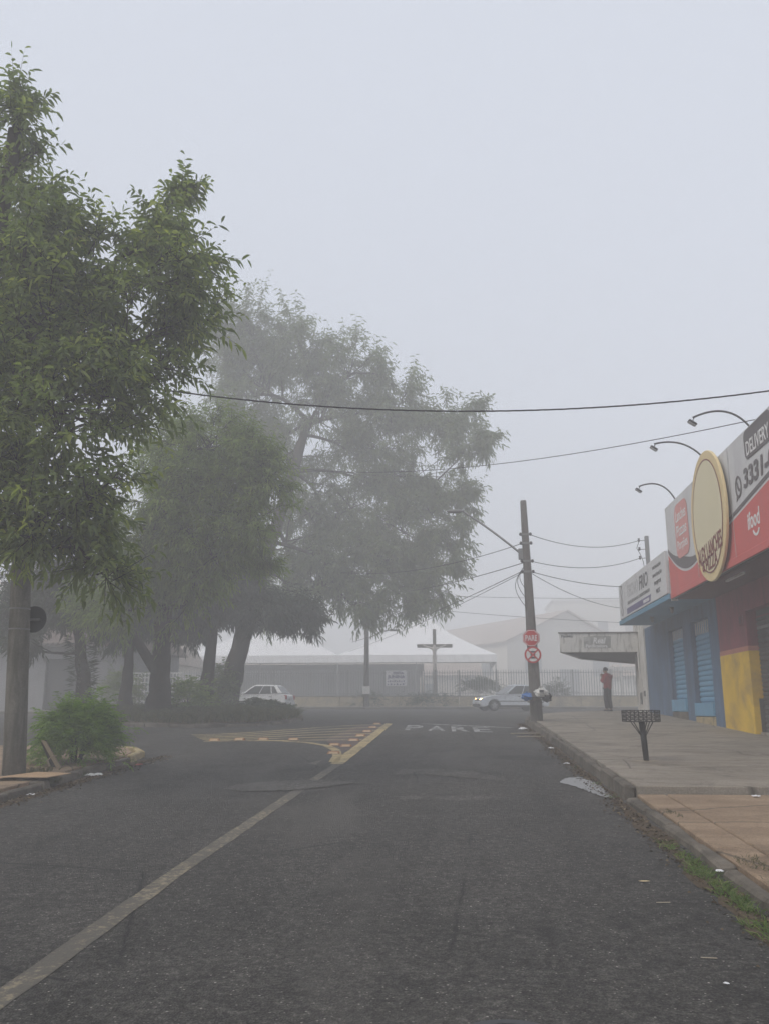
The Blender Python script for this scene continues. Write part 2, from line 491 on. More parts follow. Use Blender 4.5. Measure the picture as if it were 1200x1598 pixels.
def drape(name, poly, off, mat, parent=None, label=None):
    """thin sheet following the road, fan of a polygon [(x,y)]"""
    b = MB()
    if len(poly) > 6:
        q = []; rr = random.Random(int(abs(poly[0][0]) * 97))
        for (xa, ya), (xb, yb) in zip(poly, poly[1:] + poly[:1]):
            k = max(1, int(math.hypot(xb - xa, yb - ya) / .06))
            q += [(xa + (xb - xa) * i / k + rr.uniform(-.022, .022), ya + (yb - ya) * i / k + rr.uniform(-.03, .03)) for i in range(k)]
        poly = q
    b.face([(x, y, gz(y) + off) for x, y in poly])
    return b.build(name, mat, parent, label=label)

def strip(name, path, width, off, mat, parent=None, n=None, jit=0.0, label=None):
    """painted line of given width along path [(x,y)]"""
    b = MB(); P = []
    for (x0, y0), (x1, y1) in zip(path[:-1], path[1:]):
        L = math.hypot(x1 - x0, y1 - y0); k = max(1, int(L / .25))
        for i in range(k): P.append((x0 + (x1 - x0) * i / k, y0 + (y1 - y0) * i / k))
    P.append(path[-1])
    vs = []
    for i, (x, y) in enumerate(P):
        a = P[max(0, i - 1)]; c = P[min(len(P) - 1, i + 1)]
        dx, dy = c[0] - a[0], c[1] - a[1]; l = math.hypot(dx, dy) or 1
        nx_, ny_ = -dy / l, dx / l
        for s in (-1, 1):
            w = width / 2 + random.uniform(-jit, jit)
            X, Y = x + nx_ * w * s, y + ny_ * w * s
            vs.append((X, Y, gz(Y) + off))
    fs = [(2*i, 2*i+1, 2*i+3, 2*i+2) for i in range(len(P) - 1)]
    b.add(vs, fs)
    return b.build(name, mat, parent, label=label)

mk = thing('road_markings', None, None, kind='structure')
strip('centre_line', [(-2.5, -2), (-2.52, 8), (-2.42, 13), (-2.34, 17.0)], .17, .004, M['line'], mk, jit=.008)
strip('edge_line', [(-2.36, 17.0), (-2.36, 22), (-2.38, 30.0)], .26, .008, M['yellow_line'], mk, jit=.01)
strip('edge_line', [(-2.46, 17.4), (-2.56, 18.6), (-2.78, 20.0), (-3.18, 21.2), (-3.8, 22.1), (-4.7, 22.6), (-5.8, 22.5), (-6.5, 22.25)], .2, .008, M['yellow_line'], mk, jit=.01)
drape('apex_paint', [(-2.95, 17.2), (-2.74, 16.9), (-2.74, 17.8)], .004, M['line'], mk)
drape('hatch_fill', [(-2.66, 18.9), (-2.50, 18.6), (-2.50, 29.6), (-3.3, 29.6), (-3.5, 23.0), (-3.1, 21.5), (-2.8, 20.0)], .003, M['red_paint'], mk)
for i, y in enumerate((23.0, 24.1, 25.3, 26.6, 28.0, 29.5)):
    ye = 22.5 + .42 * i
    pth = []
    for k in range(9):
        t = k / 8; e = t * t * (3 - 2 * t)
        pth.append((-2.52 - 4.0 * t - .2 * i * t, y + (ye - y) * e))
    strip('hatch_stripe', pth, .19, .004, M['yellow_line'], mk, jit=.01)
strip('stop_line', [(-1.25, 30.0), (1.62, 27.9)], .22, .004, M['white_line'], mk, jit=.02)

def text_geo(body, size=1.0, bold=0.0, align='CENTER', extrude=0.0, shear=0.0, space=1.0):
    cu = bpy.data.curves.new('txt', 'FONT')
    cu.body = body; cu.size = size; cu.offset = bold; cu.align_x = align; cu.align_y = 'CENTER'
    cu.extrude = extrude; cu.shear = shear; cu.space_character = space; cu.resolution_u = 3
    ob = bpy.data.objects.new('txt', cu)
    COL.objects.link(ob)
    dg = bpy.context.evaluated_depsgraph_get()
    me = bpy.data.meshes.new_from_object(ob.evaluated_get(dg))
    v = [tuple(p.co) for p in me.vertices]; f = [tuple(p.vertices) for p in me.polygons]
    bpy.data.objects.remove(ob); bpy.data.curves.remove(cu); bpy.data.meshes.remove(me)
    return v, f

def fit(v, w=None, h=None):
    a = np.array(v)
    lo, hi = a.min(0), a.max(0)
    c = (lo + hi) / 2
    a = a - [c[0], c[1], 0]
    sx = w / (hi[0] - lo[0]) if w else 1; sy = h / (hi[1] - lo[1]) if h else 1
    if w and not h: sy = sx
    if h and not w: sx = sy
    a[:, 0] *= sx; a[:, 1] *= sy
    return a

# PARE on the asphalt: tall letters, read by the driver going up the street
for ch, cx in zip('PARE', (-1.42, -.72, 0.0, .66)):
    v, f = text_geo(ch, 1, .02)
    a = fit(v, .52, 2.3)
    b = MB(); b.add([(cx + p[0] - .02 * p[1], 27.35 - .42 * (cx) + p[1], 0) for p in a], f)
    b.v = [(x, y, gz(y) + .004) for x, y, z in b.v]
    b.build('road_letter', M['white_line'], mk)

def wobble_poly(cx, cy_, rx, ry, n=18, amp=.2, seed=0):
    rr = random.Random(seed)
    return [(cx + rx * math.cos(2*math.pi*i/n) * (1 + rr.uniform(-amp, amp)), cy_ + ry * math.sin(2*math.pi*i/n) * (1 + rr.uniform(-amp, amp))) for i in range(n)]

drape('road_patch', [(-3.55, 13.35), (-3.2, 13.15), (-2.5, 13.3), (-1.9, 13.9), (-1.62, 14.2), (-1.9, 14.45), (-2.6, 14.55), (-3.1, 14.3), (-3.5, 13.9)], .012, M['patch'])['kind'] = 'structure'
drape('road_patch', [(-1.15, 15.3), (-.6, 15.5), (.2, 14.9), (.75, 14.6), (.6, 15.2), (.2, 15.9), (-.5, 16.3), (-1.05, 16.2)], .008, M['patch'])['kind'] = 'structure'
drape('road_patch', wobble_poly(-.2, 12.7, .8, .22, 16, .25, 5), .004, M['patch'])['kind'] = 'structure'
drape('road_patch', wobble_poly(1.3, 18.5, .7, .5, 16, .2, 8), .004, M['patch_dark'])['kind'] = 'structure'
drape('wet_cement_patch', [(1.55, 14.5), (1.75, 13.9), (1.95, 13.0), (2.1, 12.7), (2.12, 13.6), (2.1, 14.6), (1.95, 15.2), (1.7, 15.0)], .010, M['puddle'])['kind'] = 'structure'

# manhole cover at the near edge of the picture
mh = thing('manhole_cover', 'round cast iron manhole cover set in the asphalt at the bottom edge', 'manhole', (.22, 4.55, gz(4.62)))
def disc(cx, cy_, r0, r1, off, n=32):
    b = MB(); vs = []; fs = []
    for i in range(n):
        q = 2*math.pi*i/n
        for r in (r0, r1):
            y = cy_ + r*math.sin(q); vs.append((cx + r*math.cos(q), y, gz(y) + off))
    fs = [(2*i, 2*i+1, (2*i+3) % (2*n), (2*i+2) % (2*n)) for i in range(n)]
    if r0 < .01: fs = [tuple(range(1, 2*n, 2))]
    return b.add(vs, fs)
disc(.22, 4.55, 0, .26, .010).build('lid', M['iron'], mh)
disc(.22, 4.55, .27, .32, .014).build('rim', M['dark_metal'], mh)

# ------------------------------------------------------------------ kerbs and pavements
def kerb(path, h, width, mat, stone=1.0, side=1, jitter=.022, mats=None):
    root = thing('kerb', None, None, kind='structure')
    P = [Vector((x, y)) for x, y in path]
    seg = []
    for a, c in zip(P[:-1], P[1:]):
        L = (c - a).length; k = max(1, round(L / stone))
        for i in range(k): seg.append((a.lerp(c, i / k), a.lerp(c, (i + 1) / k)))
    for n, (a, c) in enumerate(seg):
        d = (c - a).normalized(); nn = Vector((d.y, -d.x)) * side
        g = random.uniform(.008, .03)
        a2, c2 = a + d * g, c - d * g
        j = [random.uniform(-jitter, jitter) for _ in range(4)]
        hh = h + random.uniform(-.035, .012)
        out = []
        for zt in (-.12, hh):
            for p, o_, q in ((a2, 0, j[0]), (c2, 0, j[1]), (c2, 1, j[2]), (a2, 1, j[3])):
                ins = .02 if (zt > 0 and o_ == 0) else 0
                w = p + nn * (o_ * width + ins + (q if o_ == 0 else 0))
                out.append((w.x, w.y, gz(w.y) + zt))
        b = MB(); b.hexa(out)
        mm = mats(n, a) if mats else mat
        b.v = [(x + random.uniform(-.012, .012), y + random.uniform(-.02, .02), z + (random.uniform(-.02, .008) if i > 3 else 0)) for i, (x, y, z) in enumerate(b.v)]
        b.build('kerb_stone', mm, root, bevel=.025)
    return root

# right hand side
KR = [(2.2, -4), (2.2, 6), (2.22, 12.45)]
kerb(KR, .10, .15, M['kerb'], side=1)
KU = [(2.22, 12.6), (2.24, 20), (2.16, 27), (2.12, 29.6), (2.3, 31.2), (2.85, 33.2), (3.8, 35.2), (5.3, 36.9), (8, 38.1), (12, 38.8), (20, 39.5), (32, 40)]
kerb(KU, .2, .15, M['kerb'], side=1)

def pave(name, polys, h, mat, kind_root='pavement', bottom=.2):
    root = thing(kind_root, None, None, kind='structure')
    for poly in polys:
        b = MB()
        n = len(poly)
        top = [(x, y, gz(y) + h + random.uniform(-.003, .003)) for x, y in poly]
        bot = [(x, y, gz(y) - bottom) for x, y in poly]
        b.add(bot + top, [tuple(range(n))[::-1], tuple(range(n, 2*n))] + [(i, (i+1) % n, n+(i+1) % n, n+i) for i in range(n)])
        b.build(name, mat, root, bevel=.012)
    return root

def cut_rows(x0, x1, ys, gap=.012):
    return [[(x0, a + gap), (x1, a + gap), (x1, c - gap), (x0, c - gap)] for a, c in zip(ys[:-1], ys[1:])]
lo = cut_rows(2.37, 2.745, [-4, 0.5, 4.6, 8.9, 12.5], .006) + cut_rows(2.765, 7.4, [-4, 3.9, 12.5], .006)
pave('pavement_slab', lo, .10, M['walk_lo'])
hi = cut_rows(2.39, 7.4, [12.55, 15.2, 18.4, 21.5, 24.6, 27.4, 29.55], .004)
hi += [[(2.30, 29.6), (2.47, 31.15), (7.4, 31.15), (7.4, 29.6)],
       [(2.48, 31.2), (3.0, 33.1), (7.4, 33.1), (7.4, 31.2)],
       [(3.02, 33.15), (3.95, 35.1), (7.4, 35.1), (7.4, 33.15)],
       [(3.98, 35.15), (5.4, 36.72), (8.05, 37.92), (12, 38.62), (12, 35.15)],
       [(12.02, 35.15), (12.02, 38.62), (20, 39.3), (32, 39.8), (32, 35.15)]]
pave('pavement_slab', hi, .2, M['walk_hi'])
# plinth beam at the step between the two levels
# left corner pavement
LK = [(-6.32, -4), (-6.3, 8), (-6.28, 13.2)]
kerb(LK, .13, .14, M['kerb'], side=-1)
LK2 = [(-6.34, 13.9), (-6.45, 16.0), (-6.42, 17.2), (-6.55, 18.2), (-7.0, 19.1), (-7.8, 19.5), (-9.2, 19.6), (-14, 19.8), (-34, 20.5)]
kerb(LK2, .14, .14, M['kerb'], side=-1, jitter=.03, mats=lambda n, a: M['kerb_y'] if a.y > 17.1 and a.x > -8 else M['kerb'])
pave('pavement_slab', [[(-6.5, -4), (-6.48, 8), (-6.5, 13.3), (-34, 13.3), (-34, -4)],
                       [(-6.52, 13.35), (-6.64, 16), (-6.62, 17.2), (-6.75, 18.0), (-7.15, 18.85), (-7.9, 19.28), (-9.2, 19.38), (-14, 19.58), (-34, 20.2), (-34, 13.35)]], .13, M['walk_lo'])
# far side of the cross street
kerb([(-60, 57.0), (-20, 57.0), (20, 57.0), (50, 57.0)], .13, .15, M['kerb'], stone=2.0, side=-1)
pave('pavement_slab', [[(x, 57.2), (x + 3.98, 57.2), (x + 3.98, 59.0), (x, 59.0)] for x in range(-60, 48, 4)], .13, M['walk_far'])
sheet('churchyard', [-60, -20, 20, 60], [59.3, 61, 62, 80, 190], .10, M['walk_far'])
# street side in front of the grey house, left
kerb([(-40, 41.2), (-17.5, 40.9)], .13, .15, M['kerb'], stone=2.0, side=-1)
pave('pavement_slab', [[(x, 41.2), (x + 3.48, 41.2), (x + 3.48, 42.9), (x, 42.9)] for x in (-40, -36.5, -33, -29.5, -26, -22.5, -19)], .13, M['walk_far'])

# planted traffic island
ISL = [(-8.4, 27.6), (-6.6, 28.6), (-5.75, 29.9), (-5.6, 31.6), (-6.2, 35), (-7.6, 39), (-9.5, 41.5), (-13, 42), (-15.6, 39), (-16.2, 34), (-15, 31), (-12, 29.2), (-10.2, 28.1)]
kerb(ISL + [ISL[0]], .13, .13, M['kerb'], stone=1.0, side=-1, jitter=.03)
def isl_h(x, y):
    d = min(((x - a[0])**2 + (y - a[1])**2) ** .5 for a in ISL)
    return .10 + .28 * min(1, d / 2.2)
def inside(x, y, poly):
    c = False; n = len(poly)
    for i in range(n):
        x0, y0 = poly[i]; x1, y1 = poly[(i + 1) % n]
        if (y0 > y) != (y1 > y) and x < (x1 - x0) * (y - y0) / (y1 - y0) + x0: c = not c
    return c
cI = (sum(p[0] for p in ISL) / len(ISL), sum(p[1] for p in ISL) / len(ISL))
b = MB(); vs = [(cI[0], cI[1], gz(cI[1]) + .28)]; fs = []
rings = [.35, .6, .82, .96]
nI = len(ISL)
for r in rings:
    for x, y in ISL:
        X, Y = cI[0] + (x - cI[0]) * r, cI[1] + (y - cI[1]) * r
        vs.append((X, Y, gz(Y) + {.35: .28, .6: .26, .82: .2, .96: .10}[r] + random.uniform(-.03, .03)))
fs += [(0, 1 + i, 1 + (i + 1) % nI) for i in range(nI)]
for k in range(len(rings) - 1):
    fs += [(1 + k*nI + i, 1 + (k+1)*nI + i, 1 + (k+1)*nI + (i+1) % nI, 1 + k*nI + (i+1) % nI) for i in range(nI)]
b.add(vs, fs)
b.build('island_soil', M['soil'], smooth=True)['kind'] = 'structure'

# ------------------------------------------------------------------ foliage tools
def unit(a):
    return a / np.maximum(np.linalg.norm(a, axis=-1, keepdims=True), 1e-9)

def mesh_np(name, V, F, mat, tint=None, parent=None, world=True, smooth=False):
    """V (n,3), F (m,k) all faces with k corners"""
    if parent is not None and world:
        mi = np.array(wmat(parent).inverted())
        V = V @ mi[:3, :3].T + mi[:3, 3]
    me = bpy.data.meshes.new(name)
    m, k = F.shape
    me.vertices.add(len(V)); me.vertices.foreach_set('co', np.ascontiguousarray(V, dtype=np.float32).ravel())
    me.loops.add(m * k); me.loops.foreach_set('vertex_index', np.ascontiguousarray(F, dtype=np.int32).ravel())
    me.polygons.add(m)
    me.polygons.foreach_set('loop_start', np.arange(0, m * k, k, dtype=np.int32))
    me.polygons.foreach_set('loop_total', np.full(m, k, dtype=np.int32))
    if smooth: me.polygons.foreach_set('use_smooth', np.ones(m, dtype=bool))
    me.update(calc_edges=True)
    me.materials.append(mat)
    if tint is not None:
        at = me.attributes.new('tint', 'FLOAT', 'FACE')
        at.data.foreach_set('value', np.ascontiguousarray(tint, dtype=np.float32))
    o = bpy.data.objects.new(name, me); COL.objects.link(o)
    if parent is not None: o.parent = parent
    return o

def leaves(B, Dn, L, W, fold=.25, droop=.25):
    """B base (n,3); Dn direction (n,3); returns V (n*6,3), F (n*2,4): two halves folded at the midrib, tip hanging"""
    n = len(B)
    up = np.tile([0, 0, 1.0], (n, 1)) + RNG.normal(0, .45, (n, 3))
    side = unit(np.cross(Dn, up)); nor = np.cross(side, Dn)
    L = L[:, None]; W = W[:, None]
    g = np.array([0, 0, -1.0])
    p1 = B + Dn * L * .33; p2 = B + Dn * L * .68 + g * L * droop * .3
    tip = B + Dn * L * .97 + g * L * droop
    V = np.stack([B, p1 + side*W*.5 + nor*W*fold, p2 + side*W*.42 + nor*W*fold, tip, p2 - side*W*.42 + nor*W*fold, p1 - side*W*.5 + nor*W*fold], 1).reshape(-1, 3)
    i = np.arange(n)[:, None] * 6
    F = np.concatenate([i + [0, 1, 2, 3], i + [0, 3, 4, 5]], 1).reshape(-1, 4)
    return V, F

def bez(p, q, bend, n):
    p, q = np.array(p, float), np.array(q, float)
    mid = (p + q) / 2 + bend
    t = np.linspace(0, 1, n)[:, None]
    return (1 - t)**2 * p + 2 * t * (1 - t) * mid + t * t * q

def tree(name, label, trunk, tr, blobs, leafm, nsub=24, ntwig=11, nleaf=11, L=.15, W=.045, twig=.55, droop=.3, up=.25, group='street trees on the island and corner', hang=0.0, bright=.06, dark=0.0, blossom=0, cat='tree', shell=.45, extra=None, limb_r=.5, fill=.6, shoots=.35):
    root = thing(name, label, cat, trunk[0], 0, group)
    wood = MB()
    tp = [Vector(p) for p in trunk]
    # trunk with flare and slight knots
    pts = []; rad = []
    K = 6
    for i in range(len(tp) - 1):
        for k in range(K):
            t = k / K; pts.append(tp[i].lerp(tp[i+1], t))
    pts.append(tp[-1])
    for i, p in enumerate(pts):
        u = i / (len(pts) - 1)
        fl = 1 + .5 * math.exp(-i * .9)
        rad.append(tr * (1 - .55 * u) * fl * (1 + random.uniform(-.05, .05)))
        pts[i] = p + Vector((random.uniform(-1, 1), random.uniform(-1, 1), 0)) * tr * .08
    wood.tube(pts, rad, 10)
    if extra:
        for path, r0, r1 in extra:
            q = bez(path[0], path[-1], np.array(path[1]), 8)
            wood.tube([tuple(x) for x in q], list(np.linspace(r0, r1, 8)), 8)
    o = wood.build('trunk', M['bark'], root, smooth=True)
    br = MB()
    SB = []; SD = []; ST_ = []
    # fill in between neighbouring masses so that the crown closes up unevenly
    rf = random.Random(len(blobs) * 31 + int(abs(trunk[0][0]) * 10)); more = []
    for i in range(len(blobs)):
        for k in range(i + 1, len(blobs)):
            p, q = blobs[i], blobs[k]; d = math.dist(p[:3], q[:3])
            if .8 * max(p[3], q[3]) < d < 1.25 * (p[3] + q[3]) and rf.random() < fill:
                t = rf.uniform(.35, .65); more.append(tuple(p[m] * (1 - t) + q[m] * t + rf.uniform(-.25, .25) * min(p[3], q[3]) for m in range(3)) + (.62 * (p[3] + q[3]) / 2 * rf.uniform(.8, 1.2),))
    blobs = list(blobs) + more
    rmed = float(np.median([q[3] for q in blobs]))
    nodes = [(np.array(q), 0.0, rad[i]) for i, q in enumerate(pts) if i > len(pts) * .35]
    top = np.array(pts[int(len(pts) * .6)])
    for (bx, by, bz, r) in sorted(blobs, key=lambda q: math.dist(q[:3], top)):
        c = np.array([bx, by, bz])
        best = min(nodes, key=lambda q: np.linalg.norm(q[0] - c) + .45 * q[1] + (1.5 * max(0, q[0][2] - bz - .3 * r)))
        s = best[0]
        dist = np.linalg.norm(c - s)
        nodes.append((c - np.array([0, 0, r * .25]), best[1] + dist, best[2] * .62))
        limb = bez(s, c - np.array([0, 0, r * .25]), np.array([0, 0, .10 * dist]) + RNG.normal(0, .07 * dist, 3), 9)
        rk = best[2]
        r0 = max(.025, min(rk * limb_r * 1.4, .012 * dist + .03 * r + .02))
        br.tube([tuple(x) for x in limb], list(np.linspace(r0, r0 * .45, 9)), 6, False)
        re_ = max(.6 * r, r - .28 * twig)
        for j in range(max(6, int(nsub * min(1.25, (r / rmed) ** 1.3)))):
            d = unit(RNG.normal(0, 1, 3)); d[2] = d[2] * .95 + .1
            rr = re_ * (shell + (1.08 - shell) * RNG.random() ** .5)
            e = c + d * rr
            st = limb[RNG.integers(4, 9)]
            sb = bez(st, e, np.array([0, 0, (.14 - hang * .1) * np.linalg.norm(e - st)]) + RNG.normal(0, .06 * r, 3), 6)
            br.tube([tuple(x) for x in sb], list(np.linspace(r0 * .35, .008, 6)), 4, False)
            t = .3 + .7 * RNG.random(ntwig) ** .7
            t[0] = 1.0
            seg = np.clip((t * 5).astype(int), 0, 4); ft = (t * 5 - seg)[:, None]
            P = sb[seg] * (1 - ft) + sb[np.minimum(seg + 1, 5)] * ft
            ax = unit(sb[seg + 1] - sb[seg])
            dd = unit(ax * .7 + RNG.normal(0, .6, (ntwig, 3)) + d * .35 + np.array([0, 0, up - hang]))
            tl = np.full(ntwig, min(1.0, .45 + .6 * r / rmed)) * RNG.uniform(.6, 1.3, ntwig)
            if d[2] > .1 and RNG.random() < shoots:       # long upright shoots break the outline
                P[0] = sb[-1]; dd[0] = unit(np.array([d[0] * .35, d[1] * .35, 1.0]) + RNG.normal(0, .15, 3)); tl[0] = RNG.uniform(1.1, 1.6)
            SB.append(P); SD.append(dd); ST_.append(tl)
    br.build('limbs', M['bark'], root, smooth=True)
    SB = np.concatenate(SB); SD = np.concatenate(SD)
    n = len(SB)
    TL = twig * np.concatenate(ST_)
    # twigs: thin three sided spikes, hanging a little at the end
    E = SB + SD * TL[:, None] + np.array([0, 0, -1.0]) * (TL * (.12 + .4 * hang))[:, None]
    a = unit(np.cross(SD, RNG.normal(0, 1, (n, 3)))); b2 = np.cross(SD, a)
    tv = []
    for k in range(3):
        q = 2 * math.pi * k / 3
        tv.append(SB + (a * math.cos(q) + b2 * math.sin(q)) * .009)
    TV = np.stack(tv + [E], 1).reshape(-1, 3)
    i4 = np.arange(n)[:, None] * 4
    TF = np.concatenate([i4 + [0, 1, 3], i4 + [1, 2, 3], i4 + [2, 0, 3]], 1).reshape(-1, 3)
    mesh_np('twigs', TV, TF, M['bark'], None, root)
    # leaves
    t = np.tile(np.linspace(.12, 1.0, nleaf), (n, 1)) + RNG.uniform(-.05, .05, (n, nleaf))
    base = SB[:, None] * (1 - t[..., None]) + E[:, None] * t[..., None]
    ang = np.tile(np.arange(nleaf) * 2.4, (n, 1)) + RNG.uniform(0, 6.28, (n, 1)) + RNG.normal(0, .3, (n, nleaf))
    radial = a[:, None] * np.cos(ang)[..., None] + b2[:, None] * np.sin(ang)[..., None]
    ld = unit(SD[:, None] * (.35 + .5 * t[..., None]) + radial * .8 + np.array([0, 0, -1.0]) * (droop + hang * .4) + RNG.normal(0, .12, (n, nleaf, 3)))
    N = n * nleaf
    ll = L * RNG.uniform(.45, 1.3, N); ww = W * RNG.uniform(.65, 1.25, N)
    V, F = leaves(base.reshape(-1, 3), ld.reshape(-1, 3), ll, ww, .2, .22)
    tw = np.clip(RNG.normal(.42 - dark, .14, n), 0, .85)
    tw[RNG.random(n) < bright] = RNG.uniform(.8, 1.0)
    tint = np.clip(np.repeat(tw, nleaf) + RNG.normal(0, .10, N), 0, 1)
    mesh_np('crown', V, F, leafm, np.repeat(tint, 2), root)
    if blossom:
        idx = RNG.choice(n, blossom, replace=False)
        bb = E[idx]
        kk = 22
        pb = (bb[:, None] + RNG.normal(0, .055, (blossom, kk, 3)) + [0, 0, .06]).reshape(-1, 3)
        dd = unit(RNG.normal(0, 1, (len(pb), 3)))
        V, F = leaves(pb, dd, np.full(len(pb), .022), np.full(len(pb), .014), .1, .0)
        mesh_np('blossom', V, F, M['berry'], None, root)
    return root

def bush(name, label, c, rx, ry, rz, n, leafm, L, W, cat='shrub', group=None, seed=0, stems=7, up=.5, dark=0.0, flat=False, spray=9):
    root = thing(name, label, cat, c, 0, group)
    st = MB()
    c = np.array(c)
    for k in range(stems):
        q = 2 * math.pi * k / stems + random.random()
        e = c + np.array([math.cos(q) * rx * .6, math.sin(q) * ry * .6, rz * random.uniform(.7, 1.3)])
        p = bez(c + np.array([math.cos(q), math.sin(q), 0]) * .06, e, np.array([0, 0, .1 * rz]), 6)
        st.tube([tuple(x) for x in p], list(np.linspace(.02, .006, 6)), 5)
    st.build('stems', M['bark'], root, smooth=True)
    d = unit(RNG.normal(0, 1, (n, 3))); d[:, 2] = np.abs(d[:, 2]) * 1.0 + RNG.uniform(-.75, 0, n)
    rr = RNG.uniform(.45, 1.0, n) ** .6 * (1 + .26 * np.sin(d[:, 0] * 7 + d[:, 1] * 5 + d[:, 2] * 6) + .12 * np.sin(d[:, 0] * 15 - d[:, 2] * 11))
    rr[RNG.random(n) < .07] *= 1.22
    P = c + np.array([0, 0, rz * .75]) + d * rr[:, None] * np.array([rx, ry, rz * (1.0 if not flat else .6)])
    P[:, 2] = np.maximum(P[:, 2], c[2] + .03)
    sd = unit(d * .8 + RNG.normal(0, .35, (n, 3)) + [0, 0, up])
    ls = L * 3.2
    t = np.tile(np.linspace(.1, 1, spray), (n, 1))
    E = P + sd * ls + np.array([0, 0, -.35 * ls])
    base = P[:, None] * (1 - t[..., None]) + E[:, None] * t[..., None] + np.array([0, 0, .25 * ls]) * (t * (1 - t))[..., None] * 2
    side = unit(np.cross(sd, [0, 0, 1.0]) + 1e-6)
    sg = np.where(np.arange(spray) % 2 == 0, 1.0, -1.0)
    ld = unit(sd[:, None] * .6 + side[:, None] * sg[None, :, None] * .9 + RNG.normal(0, .2, (n, spray, 3)) + np.array([0, 0, -.25]))
    N = n * spray
    V, F = leaves(base.reshape(-1, 3), ld.reshape(-1, 3), L * RNG.uniform(.6, 1.2, N), W * RNG.uniform(.8, 1.2, N), .15, .2)
    tw = np.clip(RNG.normal(.5 - dark, .17, n), 0, 1)
    mesh_np('foliage', V, F, leafm, np.repeat(np.clip(np.repeat(tw, spray) + RNG.normal(0, .08, N), 0, 1), 2), root)
    return root

def grass(name, label, pts, h, mat, cat='grass', spread=.5, blade=.012, base_t=.45):
    """pts (n,3): one blade each, two segments bending over"""
    n = len(pts)
    d = unit(np.concatenate([RNG.normal(0, spread, (n, 2)), np.ones((n, 1))], 1))
    s = unit(np.cross(d, RNG.normal(0, 1, (n, 3))))
    H = h * RNG.uniform(.35, 1.25, n)[:, None]
    w = blade * RNG.uniform(.7, 1.4, n)[:, None]
    out = unit(d * [1, 1, 0] + 1e-6)
    m = pts + d * H * .6; e = pts + d * H * .85 + out * H * .4 + [0, 0, -1] * H * .05
    V = np.stack([pts - s*w*.5, pts + s*w*.5, m + s*w*.4, m - s*w*.4, e + s*w*.06, e - s*w*.06], 1).reshape(-1, 3)
    i = np.arange(n)[:, None] * 6
    F = np.concatenate([i + [0, 1, 2, 3], i + [3, 2, 4, 5]], 1).reshape(-1, 4)
    o = mesh_np(name, V, F, mat, np.repeat(np.clip(RNG.normal(base_t, .22, n), 0, 1), 2))
    return tag(o, label, cat, None, 'stuff')

# ------------------------------------------------------------------ buildings, right side
WX = 7.2                                     # facade plane
def su(y, z, n=0.0, x=None):                 # point on a street-facing plane
    return ((WX if x is None else x) - n, y, z)

# --- snack bar (red / yellow), nearest
PZ = thing('snack_bar', 'maroon and yellow snack bar with deep red signboard over its shutter', 'shop', (WX, 20, gz(20) + .2))
fl = gz(22) + .14
b = MB()
b.box((WX, 22.45, fl - .4), (17, 24.85, 4.85))               # pier between the two shops
b.box((WX, 10.0, 4.2), (17, 22.45, 4.85))                    # lintel over the doorway
b.box((WX + .26, 10.0, fl - .4), (17, 22.45, 4.2))
b.build('wall', M['maroon'], PZ)
b = MB(); b.box((WX - .012, 22.44, 1.0), (WX + .2, 24.86, 3.22)); b.box((WX + .14, 22.438, 2.05), (WX + .27, 22.46, 3.22))
b.build('yellow_dado', M['yellow_wall'], PZ, bevel=.01, label='bright yellow painted lower half of the pier')
b = MB(); b.box((WX - .010, 22.442, 3.22), (WX + .2, 24.858, 3.34)); b.box((WX + .14, 22.436, 3.22), (WX + .26, 22.46, 3.34))
b.build('paint_band', M['pinkline'], PZ)
b = MB(); b.box((WX + .14, 22.40, 1.0), (WX + .28, 22.455, 2.05)); b.build('shutter_guide_box', M['shutter_dark'], PZ)
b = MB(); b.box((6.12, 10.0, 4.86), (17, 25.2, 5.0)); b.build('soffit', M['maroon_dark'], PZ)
b = MB(); b.box((6.25, 10.0, 5.0), (17, 24.9, 7.3)); b.build('parapet', M['white_old'], PZ)
b = MB(); b.box((6.5, 20.2, 4.81), (6.56, 21.5, 4.855)); b.build('soffit_lamp', M['white_letters'], PZ)
b = MB()
b.box((WX - .03, 22.68, 3.88), (WX, 22.92, 4.14)); nb = b.build('meter_box', M['maroon'], PZ, bevel=.008)
b = MB(); b.box((WX - .036, 22.72, 3.92), (WX - .028, 22.88, 4.1)); b.build('lid', M['maroon_dark'], nb)
sh = MB(); sh.box((WX + .24, 10.2, 4.06), (WX + .27, 22.38, 4.2)); sh = sh.build('roller_shutter', M['shutter_dark'], PZ)
def slat_mesh(y0, y1, h, mat, depth=.03):
    b = MB()
    pr = [(0, 0), (-depth * .8, h * .2), (-depth, h * .5), (-depth * .8, h * .8), (0, h * .97)]
    v = [(x, y0, z) for x, z in pr] + [(x, y1, z) for x, z in pr]
    b.add(v, [(i, i + 1, i + 6, i + 5) for i in range(4)] + [(0, 5, 9, 4)])
    o = b.build('slat', mat, None)
    return o
s0 = None
zb = gz(20) + .25
k = 0
while zb < 4.0:
    if s0 is None:
        s0 = slat_mesh(-6.05, 6.05, .105, M['shutter_dark']); s0.parent = sh; o = s0
    else: o = clone(s0, sh)
    o.location = Vector((WX + .24, 16.3, zb)); o.location = wmat(sh).inverted() @ o.location
    zb += .107
b = MB(); b.box((WX + .2, 10.2, 3.72), (WX + .212, 22.3, 3.79)); b.build('grip_bar', M['galv'], sh)
# ground level plinth of the shop
b = MB(); b.box((WX + .1, 10.0, gz(16) + .1), (WX + .26, 22.42, gz(22) + .27)); b.build('door_step', M['walk_hi'], PZ)

